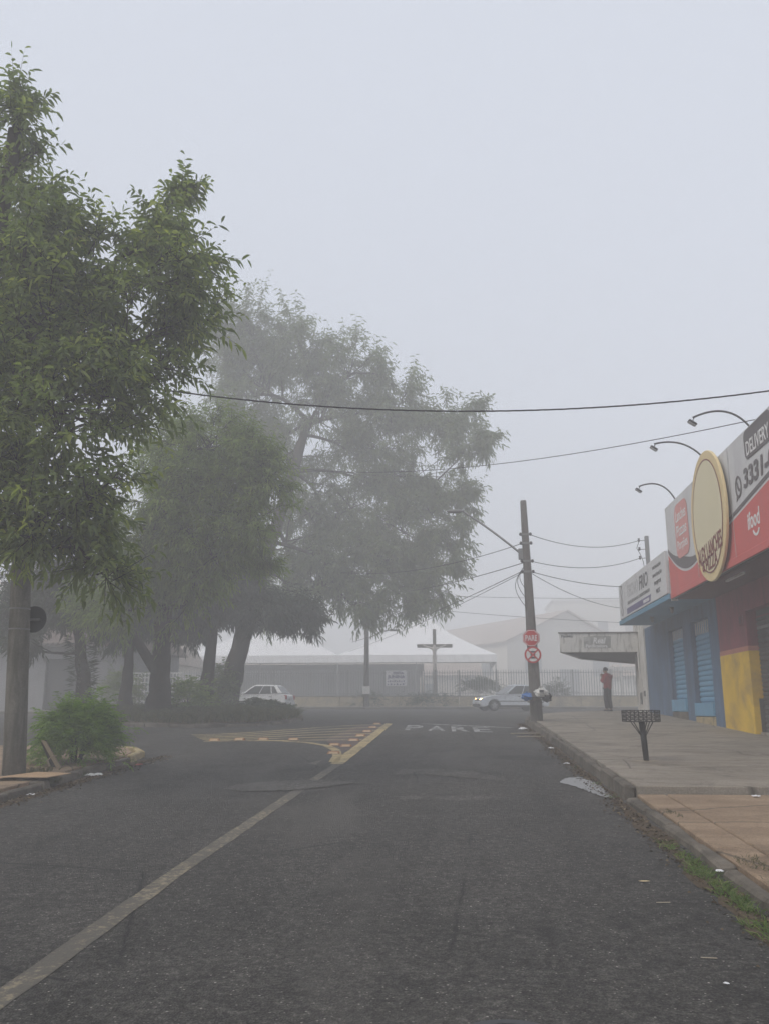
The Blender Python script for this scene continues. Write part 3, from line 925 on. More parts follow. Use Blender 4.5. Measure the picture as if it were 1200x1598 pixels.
# signboard of the snack bar
SX = 6.08
SG = thing('shop_signboard', 'long white and red snack bar signboard with telephone number and DELIVERY tag', 'signboard', (SX, 18, 4.86))
Y1, Y0, ZB, ZT = 25.15, 10.2, 4.86, 7.52
def spoly(name, pts, n, mat, parent, x=SX):
    """pts (u,v): u metres from the far end towards the camera, v height above board's foot"""
    b = MB(); b.prism([(x - n, Y1 - u, ZB + v) for u, v in pts], (-.006, 0, 0))
    return b.build(name, mat, parent)
b = MB(); b.box((SX, Y0, ZB), (SX + .16, Y1, ZT)); b.build('panel', M['sign_white'], SG, bevel=.01)
def curve_top(u):   # boundary between white and red
    return .5 + .75 * max(0, 1 - u / 2.2) ** 2 + .13 * max(0, u - 2.4)
us = [i * .25 for i in range(int((Y1 - Y0) / .25) + 1)]
spoly('red_field', [(0.0, .0)] + [(us[-1], .0)] + [(u, min(2.6, curve_top(u))) for u in us[::-1]], .004, M['sign_red'], SG)
b = MB()
for u0, u1 in zip(us[:-1], us[1:]):
    w0, w1 = .09 + .24 * math.exp(-((u0 - 1.6) / 1.1) ** 2), .09 + .24 * math.exp(-((u1 - 1.6) / 1.1) ** 2)
    if min(curve_top(u0), curve_top(u1)) + .3 > 2.5: continue
    b.prism([(SX - .004, Y1 - u0, ZB + curve_top(u0) + .07), (SX - .004, Y1 - u1, ZB + curve_top(u1) + .07), (SX - .004, Y1 - u1, ZB + curve_top(u1) + .07 + w1), (SX - .004, Y1 - u0, ZB + curve_top(u0) + .07 + w0)], (-.006, 0, 0))
b.build('grey_swoosh', M['sign_grey'], SG)
b = MB(); b.box((SX - .03, Y0, ZB + .0), (SX + .02, Y1 + .01, ZB + .16)); b.build('bottom_rail', M['sign_red'], SG, bevel=.008)
b = MB(); b.box((SX - .012, Y1, ZB - .05), (SX + .17, Y1 + .03, ZT)); b.build('end_trim', M['white_letters'], SG)

def rrect(u0, u1, v0, v1, r, top=True):
    p = []
    for cx, cy_, a0 in ((u1 - r, v0 + r, -90), (u1 - r, v1 - r, 0), (u0 + r, v1 - r, 90), (u0 + r, v0 + r, 180)):
        for k in range(5):
            q = R(a0 + k * 22.5); p.append((cx + r * math.cos(q), cy_ + r * math.sin(q)))
    return p
def sletters(body, uc, vc, w, h, mat, parent, n=.012, bold=.02, shear=0, name='lettering', x=SX, y1=None, zb=None, rot=0, thick=.004):
    v, f = text_geo(body, 1, bold, extrude=.001, shear=shear)
    a = fit(v, w, h)
    y1 = Y1 if y1 is None else y1; zb = ZB if zb is None else zb
    cr, sr = math.cos(rot), math.sin(rot)
    b = MB(); b.add([(x - n - (thick if p[2] > 0 else 0), y1 - (uc + p[0] * cr - p[1] * sr), zb + vc + p[0] * sr + p[1] * cr) for p in a], f)
    return b.build(name, mat, parent)
for k_ in range(1, 5):
    b = MB(); b.box((SX - .0135, Y1 - 3 * k_ - .012, ZB + .16), (SX - .0115, Y1 - 3 * k_ + .012, ZT)); b.build('panel_seam', M['sign_pale'], SG)
tg = spoly('red_tag', rrect(1.0, 2.35, .95, 2.45, .3), .008, M['sign_tag'], SG)
for t_, v_ in (('Lanches', 2.12), ('Pizzas', 1.70), ('Porções', 1.28)):
    sletters(t_, 1.67, v_, 1.05, .32, M['white_letters'], tg, .016, .01)
dt = spoly('delivery_tag', rrect(7.15, 8.75, 2.0, 2.62, .16), .008, M['sign_grey'], SG)
sletters('DELIVERY', 7.95, 2.22, 1.36, .3, M['white_letters'], dt, .016, .012)
sletters('3331-01', 7.95, 1.66, 2.1, .42, M['sign_grey'], SG, .012, .03, .15, 'phone_number')
# chat icon: ring with a handset
b = MB()
ring = [(6.55 + .2 * math.cos(R(a)), 1.60 + .24 * math.sin(R(a))) for a in range(0, 360, 20)]
rin = [(6.55 + .155 * math.cos(R(a)), 1.60 + .19 * math.sin(R(a))) for a in range(0, 360, 20)]
for i in range(18):
    j = (i + 1) % 18
    b.prism([(SX - .012, Y1 - p[0], ZB + p[1]) for p in (ring[i], ring[j], rin[j], rin[i])], (-.005, 0, 0))
hs = [(6.90, 1.27), (6.95, 1.27), (6.96, 1.19), (7.02, 1.11), (7.08, 1.1), (7.07, 1.04), (7.0, 1.05), (6.92, 1.14)]
b.prism([(SX - .012, Y1 - p[0] + .43, ZB + p[1] + .44) for p in hs], (-.005, 0, 0))
b.prism([(SX - .012, Y1 - p[0] + .43, ZB + p[1] + .44) for p in ((6.83, .98), (6.80, .86), (6.93, .94))], (-.005, 0, 0))
b.build('chat_icon', M['sign_grey'], SG)
sletters('ifood', 7.3, .74, .75, .36, M['white_letters'], SG, .012, .02, .1)
b = MB()
for i in range(8):
    a0, a1 = R(200 + i * 17), R(200 + (i + 1) * 17)
    q = lambda a, r: (SX - .012, Y1 - (7.4 + r * math.cos(a) * 1.1), ZB + .56 + r * math.sin(a))
    b.prism([q(a0, .2), q(a1, .2), q(a1, .145), q(a0, .145)], (-.005, 0, 0))
b.build('smile_mark', M['white_letters'], SG)
sletters('REDES', 9.15, .98, .9, .22, M['white_letters'], SG, .012, .02)
for i, ch in enumerate(('f', 'o')):
    uc = 8.85 + i * .36
    b = MB(); o_ = rrect(uc - .15, uc + .15, .45, .78, .06); i_ = rrect(uc - .125, uc + .125, .475, .755, .05)
    for k in range(len(o_)):
        j = (k + 1) % len(o_)
        b.prism([(SX - .012, Y1 - p[0], ZB + p[1]) for p in (o_[k], o_[j], i_[j], i_[k])], (-.005, 0, 0))
    ic = b.build('social_icon', M['white_letters'], SG)
    sletters(ch, uc, .615, None, .2, M['white_letters'], ic, .012, .02)

# oval badge standing proud of the board; the cartoon on it is left out
OV = thing('oval_badge_sign', 'cream oval badge sign with dark red lettering mounted on the signboard', 'sign', (5.9, 20.6, 4.7))
OC = (20.55, 6.26)
def oval(rx, rz, x, t, n=48):
    b = MB(); b.prism([(x, OC[0] + rx * math.cos(2*math.pi*i/n), OC[1] + rz * math.sin(2*math.pi*i/n)) for i in range(n)], (t, 0, 0)); return b
oval(1.42, 1.56, 5.93, .07).build('plate', M['sign_cream'], OV, bevel=.012)
oval(1.17, 1.33, 5.922, .006).build('inner_field', M['sign_cream_in'], OV)
for yb_ in (19.9, 21.1):
    b = MB(); b.box((6.0, yb_, 5.6), (6.09, yb_ + .1, 7.2)); b.build('bracket', M['galv'], OV)
b = MB()
for i in range(48):
    a0, a1 = 2*math.pi*i/48, 2*math.pi*(i+1)/48
    q = lambda a, k: (5.921, OC[0] + (1.17 + k) * math.cos(a), OC[1] + (1.33 + k) * math.sin(a))
    b.prism([q(a0, .0), q(a1, .0), q(a1, .03), q(a0, .03)], (-.004, 0, 0))
b.build('rim_line', M['sign_brown'], OV)
oy = OC[0] + 1.42
sletters('ALEX LANCHES', 1.42, .62, 2.0, .40, M['sign_brown'], OV, .008, .012, 0, x=5.922, y1=oy, zb=OC[1] - 1.42, rot=.10)
sletters('&', .82, .30, .2, .26, M['sign_brown'], OV, .008, .02, 0, x=5.922, y1=oy, zb=OC[1] - 1.42)
sletters('PIZZA', 1.5, .32, .95, .32, M['sign_brown'], OV, .008, .012, 0, x=5.922, y1=oy, zb=OC[1] - 1.42, rot=.06)

# gooseneck floodlights over the board
def sign_lamp(y, y2, x_tip, ztip, label):
    t = thing('sign_lamp', label, 'lamp', (SX + .1, y, ZT), 0, 'gooseneck lamps above the signboard')
    b = MB(); p = bez((SX + .1, y, ZT - .25), (x_tip, y2, ztip), np.array([.25, 0, .62]), 16)
    b.tube([tuple(q) for q in p], .022, 8); b.build('arm', M['dark_metal'], t, smooth=True)
    b = MB()
    m4 = Matrix.Translation((x_tip - .02, y2, ztip - .12)) @ Matrix.Rotation(R(35), 4, 'Y')
    b.box((-.10, -.075, -.02), (.10, .075, .03), m4); h = b.build('lamp_head', M['dark_metal'], t, bevel=.015)
    b = MB(); b.box((-.085, -.06, -.028), (.085, .06, -.021), m4); b.build('lens', M['lampglass'], h)
    b = MB()
    for s in (-1, 1): b.tube([m4 @ Vector((0, s * .085, 0)), m4 @ Vector((-.02, s * .085, .07)), m4 @ Vector((-.03, s * .02, .12))], .006, 5)
    b.build('yoke', M['dark_metal'], t)
sign_lamp(17.55, 18.3, 5.15, 7.95, 'gooseneck lamp nearest the DELIVERY tag, highest in the picture')
sign_lamp(20.5, 21.3, 5.0, 8.3, 'gooseneck lamp rising from behind the oval badge')
sign_lamp(24.0, 24.8, 5.3, 8.1, 'gooseneck lamp at the far end of the signboard')

# --- blue shop
BL = thing('blue_shop', 'blue shop with two shuttered doorways under a projecting canopy', 'shop', (WX, 28, gz(28) + .2))
b = MB()
D1 = (25.75, 27.75); D2 = (28.75, 30.65)
for y0, y1 in ((24.86, D1[0]), (D1[1], D2[0]), (D2[1], 34.45)):
    b.box((WX, y0, gz(y0) - .1), (16, y1, 4.86))
b.box((WX, D1[0], 4.42), (16, D1[1], 4.86)); b.box((WX, D2[0], 4.42), (16, D2[1], 4.86))
b.build('wall', M['blue_wall'], BL)
b = MB(); b.box((6.0, 25.2, 4.86), (16, 33.0, 5.02)); b.build('canopy', M['blue_fascia'], BL, bevel=.01)
b = MB(); b.box((6.1, 25.25, 5.02), (16, 32.9, 6.0)); b.build('parapet', M['white_old'], BL)
for y in (27.2, 30.0):
    b = MB(); b.lathe([(.07, 4.86), (.07, 4.82), (.05, 4.80), (.05, 4.72), (.02, 4.68)], (6.55, y, 0), 10); b.build('soffit_lamp', M['galv'], BL)
for y0, y1 in (D1, D2):
    gy = gz((y0 + y1) / 2) + .2
    b = MB(); b.box((WX + .16, y0, gy), (WX + .2, y1, 4.42)); sh = b.build('roller_shutter', M['blue_metal'], BL)
    s0 = None; zb = gy + .62; 
    while zb < 3.98:
        if s0 is None:
            s0 = slat_mesh(-(y1 - y0) / 2 + .06, (y1 - y0) / 2 - .06, .15, M['blue_metal'], .04); s0.parent = sh; o = s0
        else: o = clone(s0, sh)
        o.location = wmat(sh).inverted() @ Vector((WX + .155, (y0 + y1) / 2, zb)); zb += .153
    b = MB(); b.box((WX - .06, y0 + .02, gy + .22), (WX + .15, y1 - .02, gy + .60)); b.build('blue_panel', M['blue_metal'], BL, bevel=.008)
    b = MB(); b.box((WX - .04, y0, gy - .25), (WX + .15, y1, gy + .20)); b.build('door_step', M['kerb_y'] if y0 < 28 else M['kerb'], BL, bevel=.02)
    n = 9; bar = None
    for i in range(n):
        yy = y0 + .12 + (y1 - y0 - .24) * i / (n - 1)
        if bar is None:
            b = MB(); b.box((-.012, -.03, 0), (.012, .03, .38)); bar = b.build('grille_bar', M['sign_white'], sh, world=False); o = bar
        else: o = clone(bar, sh)
        o.location = wmat(sh).inverted() @ Vector((WX + .13, yy, 4.02))
    for yy in (y0 + .02, y1 - .07):
        b = MB(); b.box((WX + .10, yy, gy), (WX + .16, yy + .05, 4.42)); b.build('shutter_guide', M['blue_wall'], sh)

TX = 5.98
TS = thing('air_conditioning_signboard', 'white signboard of the blue shop with grey FRIO lettering and purple strip', 'signboard', (TX, 29, 5.02))
b = MB(); b.box((TX, 25.25, 5.03), (TX + .1, 32.65, 6.28)); b.build('panel', M['sign_white'], TS, bevel=.01)
kw = dict(x=TX, y1=32.65, zb=5.03)
sletters('TECNO', 2.55, .82, 1.9, .42, M['sign_pale'], TS, .004, .02, .2, **kw)
sletters('FRIO', 4.35, .82, 1.35, .46, M['sign_dark'], TS, .004, .015, .2, **kw)
sletters('SOLUÇÕES EM AR CONDICIONADO', 3.4, .42, 3.6, .16, M['sign_dark'], TS, .004, .01, 0, **kw)
for t_, v_, w_ in (('INSTALAÇÃO', .98, 1.1), ('MANUTENÇÃO', .74, 1.2), ('PROJETOS', .48, .9), ('PMOC', .24, .55)):
    sletters(t_, 6.35, v_, w_, .14, M['sign_dark'], TS, .004, .015, 0, **kw)
b = MB(); b.prism([(TX - .003, 32.65 - u, 5.03 + v) for u, v in ((1.4, .06), (5.2, .06), (5.35, .26), (1.4, .26))], (-.004, 0, 0)); st = b.build('purple_strip', M['sign_purple'], TS)
b = MB()
for i in range(9): b.prism([(TX - .008, 32.65 - (4.2 + i * .1), 5.03 + v) for v in (.1,)] + [(TX - .008, 32.65 - (4.27 + i * .1), 5.13), (TX - .008, 32.65 - (4.27 + i * .1), 5.23), (TX - .008, 32.65 - (4.2 + i * .1), 5.23)], (-.003, 0, 0))
b.build('number_strokes', M['white_letters'], st)
b = MB()
for s in (0, math.pi):
    pts = [(.5 + .16 * math.sin(v * 9 + s), .08 + v) for v in np.linspace(0, 1.1, 26)]
    for (u0, v0), (u1, v1) in zip(pts[:-1], pts[1:]):
        b.prism([(TX - .003, 32.65 - u0, 5.03 + v0), (TX - .003, 32.65 - u0 - .07, 5.03 + v0), (TX - .003, 32.65 - u1 - .07, 5.03 + v1), (TX - .003, 32.65 - u1, 5.03 + v1)], (-.003, 0, 0))
b.build('wave_ornament', M['sign_grey'], TS)

# --- old white corner building with concrete canopy
OB = thing('corner_building', 'old white corner building with flaking paint and a concrete canopy', 'building', (WX, 35, gz(35) + .2))
b = MB(); b.box((WX - .05, 34.46, gz(34) - .1), (15, 36.4, 5.35)); b.build('wall', M['white_old'], OB)
b = MB()
zc = 4.06
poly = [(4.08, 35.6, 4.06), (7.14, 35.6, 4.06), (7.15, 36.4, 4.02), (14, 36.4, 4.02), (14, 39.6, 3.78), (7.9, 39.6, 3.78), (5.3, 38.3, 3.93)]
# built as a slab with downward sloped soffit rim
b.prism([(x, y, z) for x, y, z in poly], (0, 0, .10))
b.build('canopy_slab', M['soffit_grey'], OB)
b = MB(); b.box((4.06, 35.48, zc - .02), (7.14, 35.6, zc + .76)); fa = b.build('canopy_fascia', M['white_old'], OB, bevel=.01)
def fascia(p, q, zp, zq):
    d = Vector((q[0] - p[0], q[1] - p[1], 0)).normalized(); nn = Vector((d.y, -d.x, 0)) * .12
    v = [(p[0], p[1], zp - .02), (q[0], q[1], zq - .02), (q[0] + nn.x, q[1] + nn.y, zq - .02), (p[0] + nn.x, p[1] + nn.y, zp - .02)]
    b = MB(); b.hexa(v + [(x, y, 4.80) for x, y, z in v]); b.build('canopy_fascia', M['white_old'], OB)
fascia((4.06, 35.61), (5.26, 38.3), 4.06, 3.93)
fascia((5.28, 38.32), (7.9, 39.62), 3.93, 3.78)
b = MB(); b.box((4.02, 35.44, zc + .74), (7.14, 35.62, zc + .78)); b.build('cap_strip', M['kerb'], OB)
def cfl(body, xc, zc_, w, h, mat, parent, n, bold=.01, shear=0):
    v, f = text_geo(body, 1, bold, extrude=.001, shear=shear); a = fit(v, w, h)
    b = MB(); b.add([(xc + p[0], 35.48 - n - (.003 if p[2] > 0 else 0), zc_ + p[1]) for p in a], f)
    return b.build('lettering', mat, parent)
b = MB(); b.prism([(5.0, 35.476, zc + .14), (6.05, 35.476, zc + .14), (6.08, 35.476, zc + .62), (5.5, 35.476, zc + .64), (5.0, 35.476, zc + .58)], (0, -.004, 0))
pn = b.build('old_sign', M['old_sign'], fa)
cfl('Real', 5.62, zc + .44, .5, .24, M['white_letters'], pn, .012, .02, .2)
cfl('Panificadora', 5.5, zc + .23, .85, .13, M['white_letters'], pn, .012, .02)
cfl('PasMis', 4.35, zc + .62, .46, .1, M['sign_dark'], fa, .004, .02)
b = MB(); b.box((WX - .10, 35.35, gz(35) + .5), (WX - .055, 35.6, gz(35) + .95)); mb = b.build('meter_box', M['galv'], OB, bevel=.006)
b = MB(); b.box((WX - .108, 35.4, gz(35) + .7), (WX - .1, 35.55, gz(35) + .9)); b.build('dial', M['sign_dark'], mb)
b = MB(); b.box((WX - .08, 34.75, gz(35) + .8), (WX - .055, 34.95, gz(35) + 1.0)); b.build('number_plate', M['sign_dark'], OB)
b = MB(); b.tube([(7.1, 35.42, 3.2), (7.09, 35.42, 4.04)], .03, 6); b.build('drain_pipe', M['white'], OB)

# service mast on the roof line
SM = thing('service_mast', 'steel service mast with insulators rising behind the white signboard', 'mast', (7.4, 33.9, 5.3))
b = MB(); b.box((7.33, 33.83, 5.02), (7.47, 33.97, 8.42)); b.build('post', M['galv'], SM, bevel=.01)
for z in (8.25, 7.9, 7.55):
    b = MB(); b.tube([(7.33, 33.9, z), (7.1, 33.9, z)], .015, 5); ar = b.build('arm', M['galv'], SM)
    b = MB(); b.lathe([(.03, z - .05), (.055, z), (.03, z + .05), (.05, z + .08)], (7.1, 33.9, 0), 8); b.build('insulator', M['dark_metal'], ar)
b = MB(); b.tube([(7.1, 33.9, 8.2), (7.0, 33.9, 7.95), (7.12, 33.9, 7.7), (7.22, 33.9, 7.4), (7.28, 33.9, 6.6)], .012, 5); b.build('drop_wire', M['wire'], SM)

# ------------------------------------------------------------------ church side
FZ = gz(59)
LW = thing('low_wall', 'low painted wall under the iron railing across the street', 'wall', (0, 59, FZ))
for i, x in enumerate(range(-44, 28, 4)):
    b = MB(); b.box((x, 59.05, FZ), (x + 3.97, 59.3, FZ + .78)); b.build('wall_panel', M['mural'], LW, bevel=.015)
b = MB(); b.box((-44, 59.02, FZ + .78), (28, 59.33, FZ + .84)); b.build('coping', M['walk_far'], LW, bevel=.01)
FE = thing('railing', 'tall pale iron railing with vertical bars along the churchyard', 'railing', (0, 59.18, FZ + .84))
bar = None
xs = np.arange(-20, 20.01, .17)
for x in xs:
    if bar is None:
        b = MB(); b.tube([(0, 0, 0), (0, 0, 1.62), (0, 0, 1.72)], [.024, .024, .006], 5); bar = b.build('bar', M['fence'], FE, world=False); o = bar
    else: o = clone(bar, FE)
    o.location = (float(x), 0, 0)
for z in (.14, 1.48):
    b = MB(); b.box((-20, 59.16, FZ + .84 + z), (20, 59.2, FZ + .88 + z)); b.build('rail', M['fence'], FE)
ps = None
for x in np.arange(-20, 20.1, 2.5):
    if ps is None:
        b = MB(); b.box((-.04, -.04, 0), (.04, .04, 1.7)); ps = b.build('post', M['fence'], FE, world=False); o = ps
    else: o = clone(ps, FE)
    o.location = (float(x), 0.06, 0)
BN = thing('fair_banner', 'white banner with purple FESTA JUNINA lettering hung on the railing', 'banner', (-4.2, 59.05, FZ + 1.6))
b = MB()
xs_ = np.linspace(-4.9, -3.5, 9); zs_ = np.linspace(FZ + 1.48, FZ + 2.5, 5)
b.add([(x, 59.08 - .015 * math.sin(x * 9), z) for z in zs_ for x in xs_], [(j*9+i, j*9+i+1, (j+1)*9+i+1, (j+1)*9+i) for j in range(4) for i in range(8)])
b.build('sheet', M['paper'], BN, smooth=True)
def ban(body, xc, z, w, h, mat=M['sign_purple']):
    v, f = text_geo(body, 1, .03, extrude=.001); a = fit(v, w, h)
    b = MB(); b.add([(xc + p[0], 59.05 - (.003 if p[2] > 0 else 0), FZ + z + p[1]) for p in a], f); b.build('lettering', mat, BN)
ban('FESTA', -4.05, 2.34, .7, .17); ban('JUNINA', -4.2, 2.06, 1.18, .27)
b = MB()
for r_, (z, n_, w_) in enumerate(((1.80, 8, .1), (1.60, 6, .13))):
    for i in range(n_):
        x = -4.8 + i * (1.22 / n_); b.box((x, 59.045, FZ + z - .05), (x + w_ * .8, 59.05, FZ + z + .05 * (1 if i % 2 else .4)))
b.build('small_print', M['sign_purple'], BN)

# marquee
TE = thing('marquee_tent', 'large white party marquee with peaked roof in the churchyard', 'tent', (-10, 80, FZ + .1))
x0, x1, y0, y1, ze, zp = -25.0, 3.35, 78, 92, 6.65, 11.4
b = MB()
ns = 2
for k in range(ns):
    a0 = x0 + (x1 - x0) * k / ns; a1 = x0 + (x1 - x0) * (k + 1) / ns
    c = ((a0 + a1) / 2, (y0 + y1) / 2)
    rim = [(a0, y0), (a1, y0), (a1, y1), (a0, y1)]
    N = 10; rings_ = []
    for r in range(N + 1):
        t = r / N
        zz = ze + (zp - ze) * (t * .72 + .28 * t ** 3)
        rings_.append([(c[0] + (x - c[0]) * (1 - t) , c[1] + (y - c[1]) * (1 - t), zz) for x, y in rim])
    vs = [p for rg in rings_ for p in rg]
    b.add(vs, [(r*4+i, r*4+(i+1) % 4, (r+1)*4+(i+1) % 4, (r+1)*4+i) for r in range(N) for i in range(4)])
b.build('roof', M['canvas'], TE)
b = MB()
n = 90
for (xa, ya, xb, yb) in ((x0, y0, x1, y0), (x1, y0, x1, y1)):
    vs = []
    for i in range(n + 1):
        t = i / n; w = .03 * math.sin(t * 140)
        vs += [(xa + (xb - xa) * t, ya + (yb - ya) * t - .01, ze), (xa + (xb - xa) * t + (w if xa == xb else 0), ya + (yb - ya) * t - .02 + (w if ya == yb else 0), ze - .66)]
    b.add(vs, [(2*i, 2*i+1, 2*i+3, 2*i+2) for i in range(n)])
b.build('valance', M['canvas'], TE)
for i in range(5):
    for y in (y0 + .1, y1 - .1):
        x = x0 + .1 + (x1 - x0 - .2) * i / 4
        b = MB(); b.tube([(x, y, FZ + .1), (x, y, ze)], .05, 8); b.build('pole', M['galv'], TE)
b = MB(); b.box((x0 + .2, y1 - .3, FZ + .1), (x1 - 7, y1 - .25, ze - .1)); b.box((x0 + .1, y0 + .2, FZ + .1), (x0 + .15, y1 - .3, ze - .1)); b.build('side_wall', M['tent_shade'], TE)
b = MB(); b.box((x0 + 1.5, 84.9, FZ + .1), (-13.5, 85, 5.2)); b.build('shade_sheet', M['tent_shade'], TE)  # added dark sheet standing in for the shade under the roof

# hall behind the tent
def house_box(root, x0, y0, x1, y1, z0, z1, mat, name='wall'):
    b = MB(); b.box((x0, y0, z0), (x1, y1, z1)); return b.build(name, mat, root)
HL = thing('parish_hall', 'low pale hall seen dimly behind the marquee', 'building', (-8, 100, FZ))
house_box(HL, -36, 98, 2, 108, FZ - .2, 5.6, M['church_wall'])
b = MB(); b.hexa([(-36.5, 97.5, 5.6), (2.5, 97.5, 5.6), (2.5, 108.5, 5.6), (-36.5, 108.5, 5.6), (-36.5, 103, 7.4), (2.5, 103, 7.4), (2.5, 103.1, 7.4), (-36.5, 103.1, 7.4)]); b.build('roof', M['church_roof'], HL)
for x in range(-34, 1, 5):
    b = MB(); b.box((x, 97.92, FZ + 1.1), (x + 1.6, 98, FZ + 2.8)); w = b.build('window', M['pane_pale'], HL)
    b = MB(); b.box((x - .06, 97.9, FZ + 1.02), (x + 1.66, 97.96, FZ + 1.1)); b.build('sill', M['white'], w)

# church, seen on its corner
CH = thing('church', 'beige gabled church fading into the fog behind the railing', 'church', (14.7, 120, FZ))
u = Vector((.872, .49, 0)); w_ = Vector((-.49, .872, 0)); A0 = Vector((14.7, 120, 0))
def cw(a, d, z): p = A0 + u * a + w_ * d; return (p.x, p.y, z)
hw, dp, eave, rid = 9.6, 37, 10.8, 15.1
b = MB(); b.prism([cw(-hw, 0, FZ - .2), cw(hw, 0, FZ - .2), cw(hw, 0, eave), cw(0, 0, rid - .1), cw(-hw, 0, eave)], tuple(w_ * dp)); b.build('wall', M['church_wall'], CH)
b = MB()
for s in (-1, 1):
    b.hexa([cw(s * (hw + .5), -.5, eave - .28), cw(0, -.5, rid - .06), cw(0, dp + .5, rid - .06), cw(s * (hw + .5), dp + .5, eave - .28), cw(s * (hw + .5), -.5, eave - .08), cw(0, -.5, rid + .16), cw(0, dp + .5, rid + .16), cw(s * (hw + .5), dp + .5, eave - .08)])
b.build('roof', M['church_roof'], CH)
def cwin(a0, a1, z0, z1, side=False):
    if side: q = lambda t, n, z: cw(-hw - n, t, z)
    else: q = lambda t, n, z: cw(t, -n, z)
    b = MB(); b.hexa([q(a0, 0, z0), q(a1, 0, z0), q(a1, .05, z0), q(a0, .05, z0), q(a0, 0, z1), q(a1, 0, z1), q(a1, .05, z1), q(a0, .05, z1)]); w = b.build('window', M['pane_pale'], CH)
    b = MB()
    k = 6
    for i in range(k + 1):
        z = z0 + (z1 - z0) * i / k
        b.hexa([q(a0, .05, z - .05), q(a1, .05, z - .05), q(a1, .10, z - .05), q(a0, .10, z - .05), q(a0, .05, z + .04), q(a1, .05, z + .04), q(a1, .10, z + .04), q(a0, .10, z + .04)])
    for t in (a0, (a0 + a1) / 2, a1):
        b.hexa([q(t - .05, .05, z0), q(t + .05, .05, z0), q(t + .05, .11, z0), q(t - .05, .11, z0), q(t - .05, .05, z1), q(t + .05, .05, z1), q(t + .05, .11, z1), q(t - .05, .11, z1)])
    b.build('frame', M['fence'], w)
cwin(-6.9, -4.4, 6.8, 9.3); cwin(4.1, 6.7, 6.4, 8.6); cwin(-1.4, 1.7, 2.0, 7.2)
for d in (3.7, 11, 18.6, 26): cwin(d, d + 2.6, 6.4, 9.0, True)
AN = thing('church_annex', 'low pale annex beside the church, right', 'building', (19, 86, FZ))
house_box(AN, 15.8, 85, 32, 95, FZ - .2, 5.0, M['white'])
b = MB(); b.hexa([(15.4, 84.6, 5.0), (32.4, 84.6, 5.0), (32.4, 95.4, 5.0), (15.4, 95.4, 5.0), (15.4, 90, 6.3), (32.4, 90, 6.3), (32.4, 90.1, 6.3), (15.4, 90.1, 6.3)]); b.build('roof', M['church_roof'], AN)
b = MB(); b.box((16.6, 84.9, FZ + 1.2), (18.6, 85, FZ + 2.6)); b.build('window', M['glass'], AN)
TB = thing('tall_block', 'tall pale block almost lost in the fog behind the church', 'building', (28, 165, FZ))
house_box(TB, 18, 165, 58, 180, FZ - .2, 22, M['church_wall'])
for zz in (6, 11, 16):
    for x in range(21, 56, 5):
        b = MB(); b.box((x, 164.9, zz), (x + 1.9, 165, zz + 2.1)); b.build('window', M['glass'], TB)
b = MB(); b.box((17.7, 164.7, 22), (58.3, 180.3, 22.4)); b.build('roof', M['white'], TB)
GW = thing('signpost', 'white post with a crossboard standing in the churchyard behind the person', 'post', (11.0, 61, gz(61) + .1))
b = MB(); b.box((10.95, 60.95, gz(61)), (11.05, 61.05, gz(61) + 2.9)); b.build('post', M['white'], GW)
b = MB(); b.box((10.1, 60.9, gz(61) + 2.5), (12.0, 60.96, gz(61) + 2.75)); b.build('board', M['white'], GW)

# wayside cross
CR = thing('wooden_cross', 'tall dark wooden cross in the churchyard, in front of the marquee', 'cross', (-1.67, 61, gz(61) + .1))
b = MB(); b.box((-1.79, 60.9, gz(61)), (-1.55, 61.1, 7.35)); b.build('upright', M['wood'], CR, bevel=.02)
b = MB(); b.box((-2.88, 60.86, 6.06), (-.42, 61.04, 6.30)); b.build('crossbeam', M['wood'], CR, bevel=.02)
b = MB(); b.box((-2.6, 60.3, gz(61)), (-.7, 61.7, gz(61) + .5)); b.build('base', M['walk_far'], CR, bevel=.03)

def skin_mesh(joints, edges, radii, sub=2):
    """one continuous surface grown over a joint skeleton; returns verts, faces"""
    me = bpy.data.meshes.new('sk'); me.from_pydata([tuple(j) for j in joints], edges, [])
    ob = bpy.data.objects.new('sk', me); COL.objects.link(ob)
    md = ob.modifiers.new('s', 'SKIN')
    md.use_smooth_shade = True
    sv = me.skin_vertices[0].data
    for i, r in enumerate(radii):
        sv[i].radius = r if hasattr(r, '__len__') else (r, r)
        sv[i].use_root = (i == 0)
    if sub:
        s2 = ob.modifiers.new('u', 'SUBSURF'); s2.levels = sub; s2.render_levels = sub
    dg = bpy.context.evaluated_depsgraph_get()
    m2 = bpy.data.meshes.new_from_object(ob.evaluated_get(dg))
    v = [tuple(p.co) for p in m2.vertices]; f = [tuple(p.vertices) for p in m2.polygons]
    bpy.data.objects.remove(ob); bpy.data.meshes.remove(me); bpy.data.meshes.remove(m2)
    return v, f

j = [(0, 0, 0), (0, -.02, .35), (0, 0, .55), (0, -.04, .66), (0, -.05, .80), (-.2, 0, .55), (-.5, 0, .66), (-.82, 0, .78), (.2, 0, .55), (.5, 0, .66), (.82, 0, .78), (-.08, 0, -.1), (-.06, -.1, -.5), (-.02, -.02, -.95), (.08, 0, -.1), (.06, -.1, -.5), (.02, -.02, -.95)]
e = [(0, 1), (1, 2), (2, 3), (3, 4), (2, 5), (5, 6), (6, 7), (2, 8), (8, 9), (9, 10), (0, 11), (11, 12), (12, 13), (0, 14), (14, 15), (15, 16)]
r_ = [.13, .13, .14, .06, .11, .08, .055, .04, .08, .055, .04, .09, .065, .045, .09, .065, .045]
v, f = skin_mesh(j, e, r_, 1)
FG = thing('crucifix_figure', 'pale crucified figure fixed to the wooden cross', 'statue', (-1.67, 60.8, 5.4))
b = MB(); b.add([(-1.67 + p[0], 60.74 + p[1], 5.45 + p[2]) for p in v], f); b.build('body', M['statue'], FG, smooth=True)
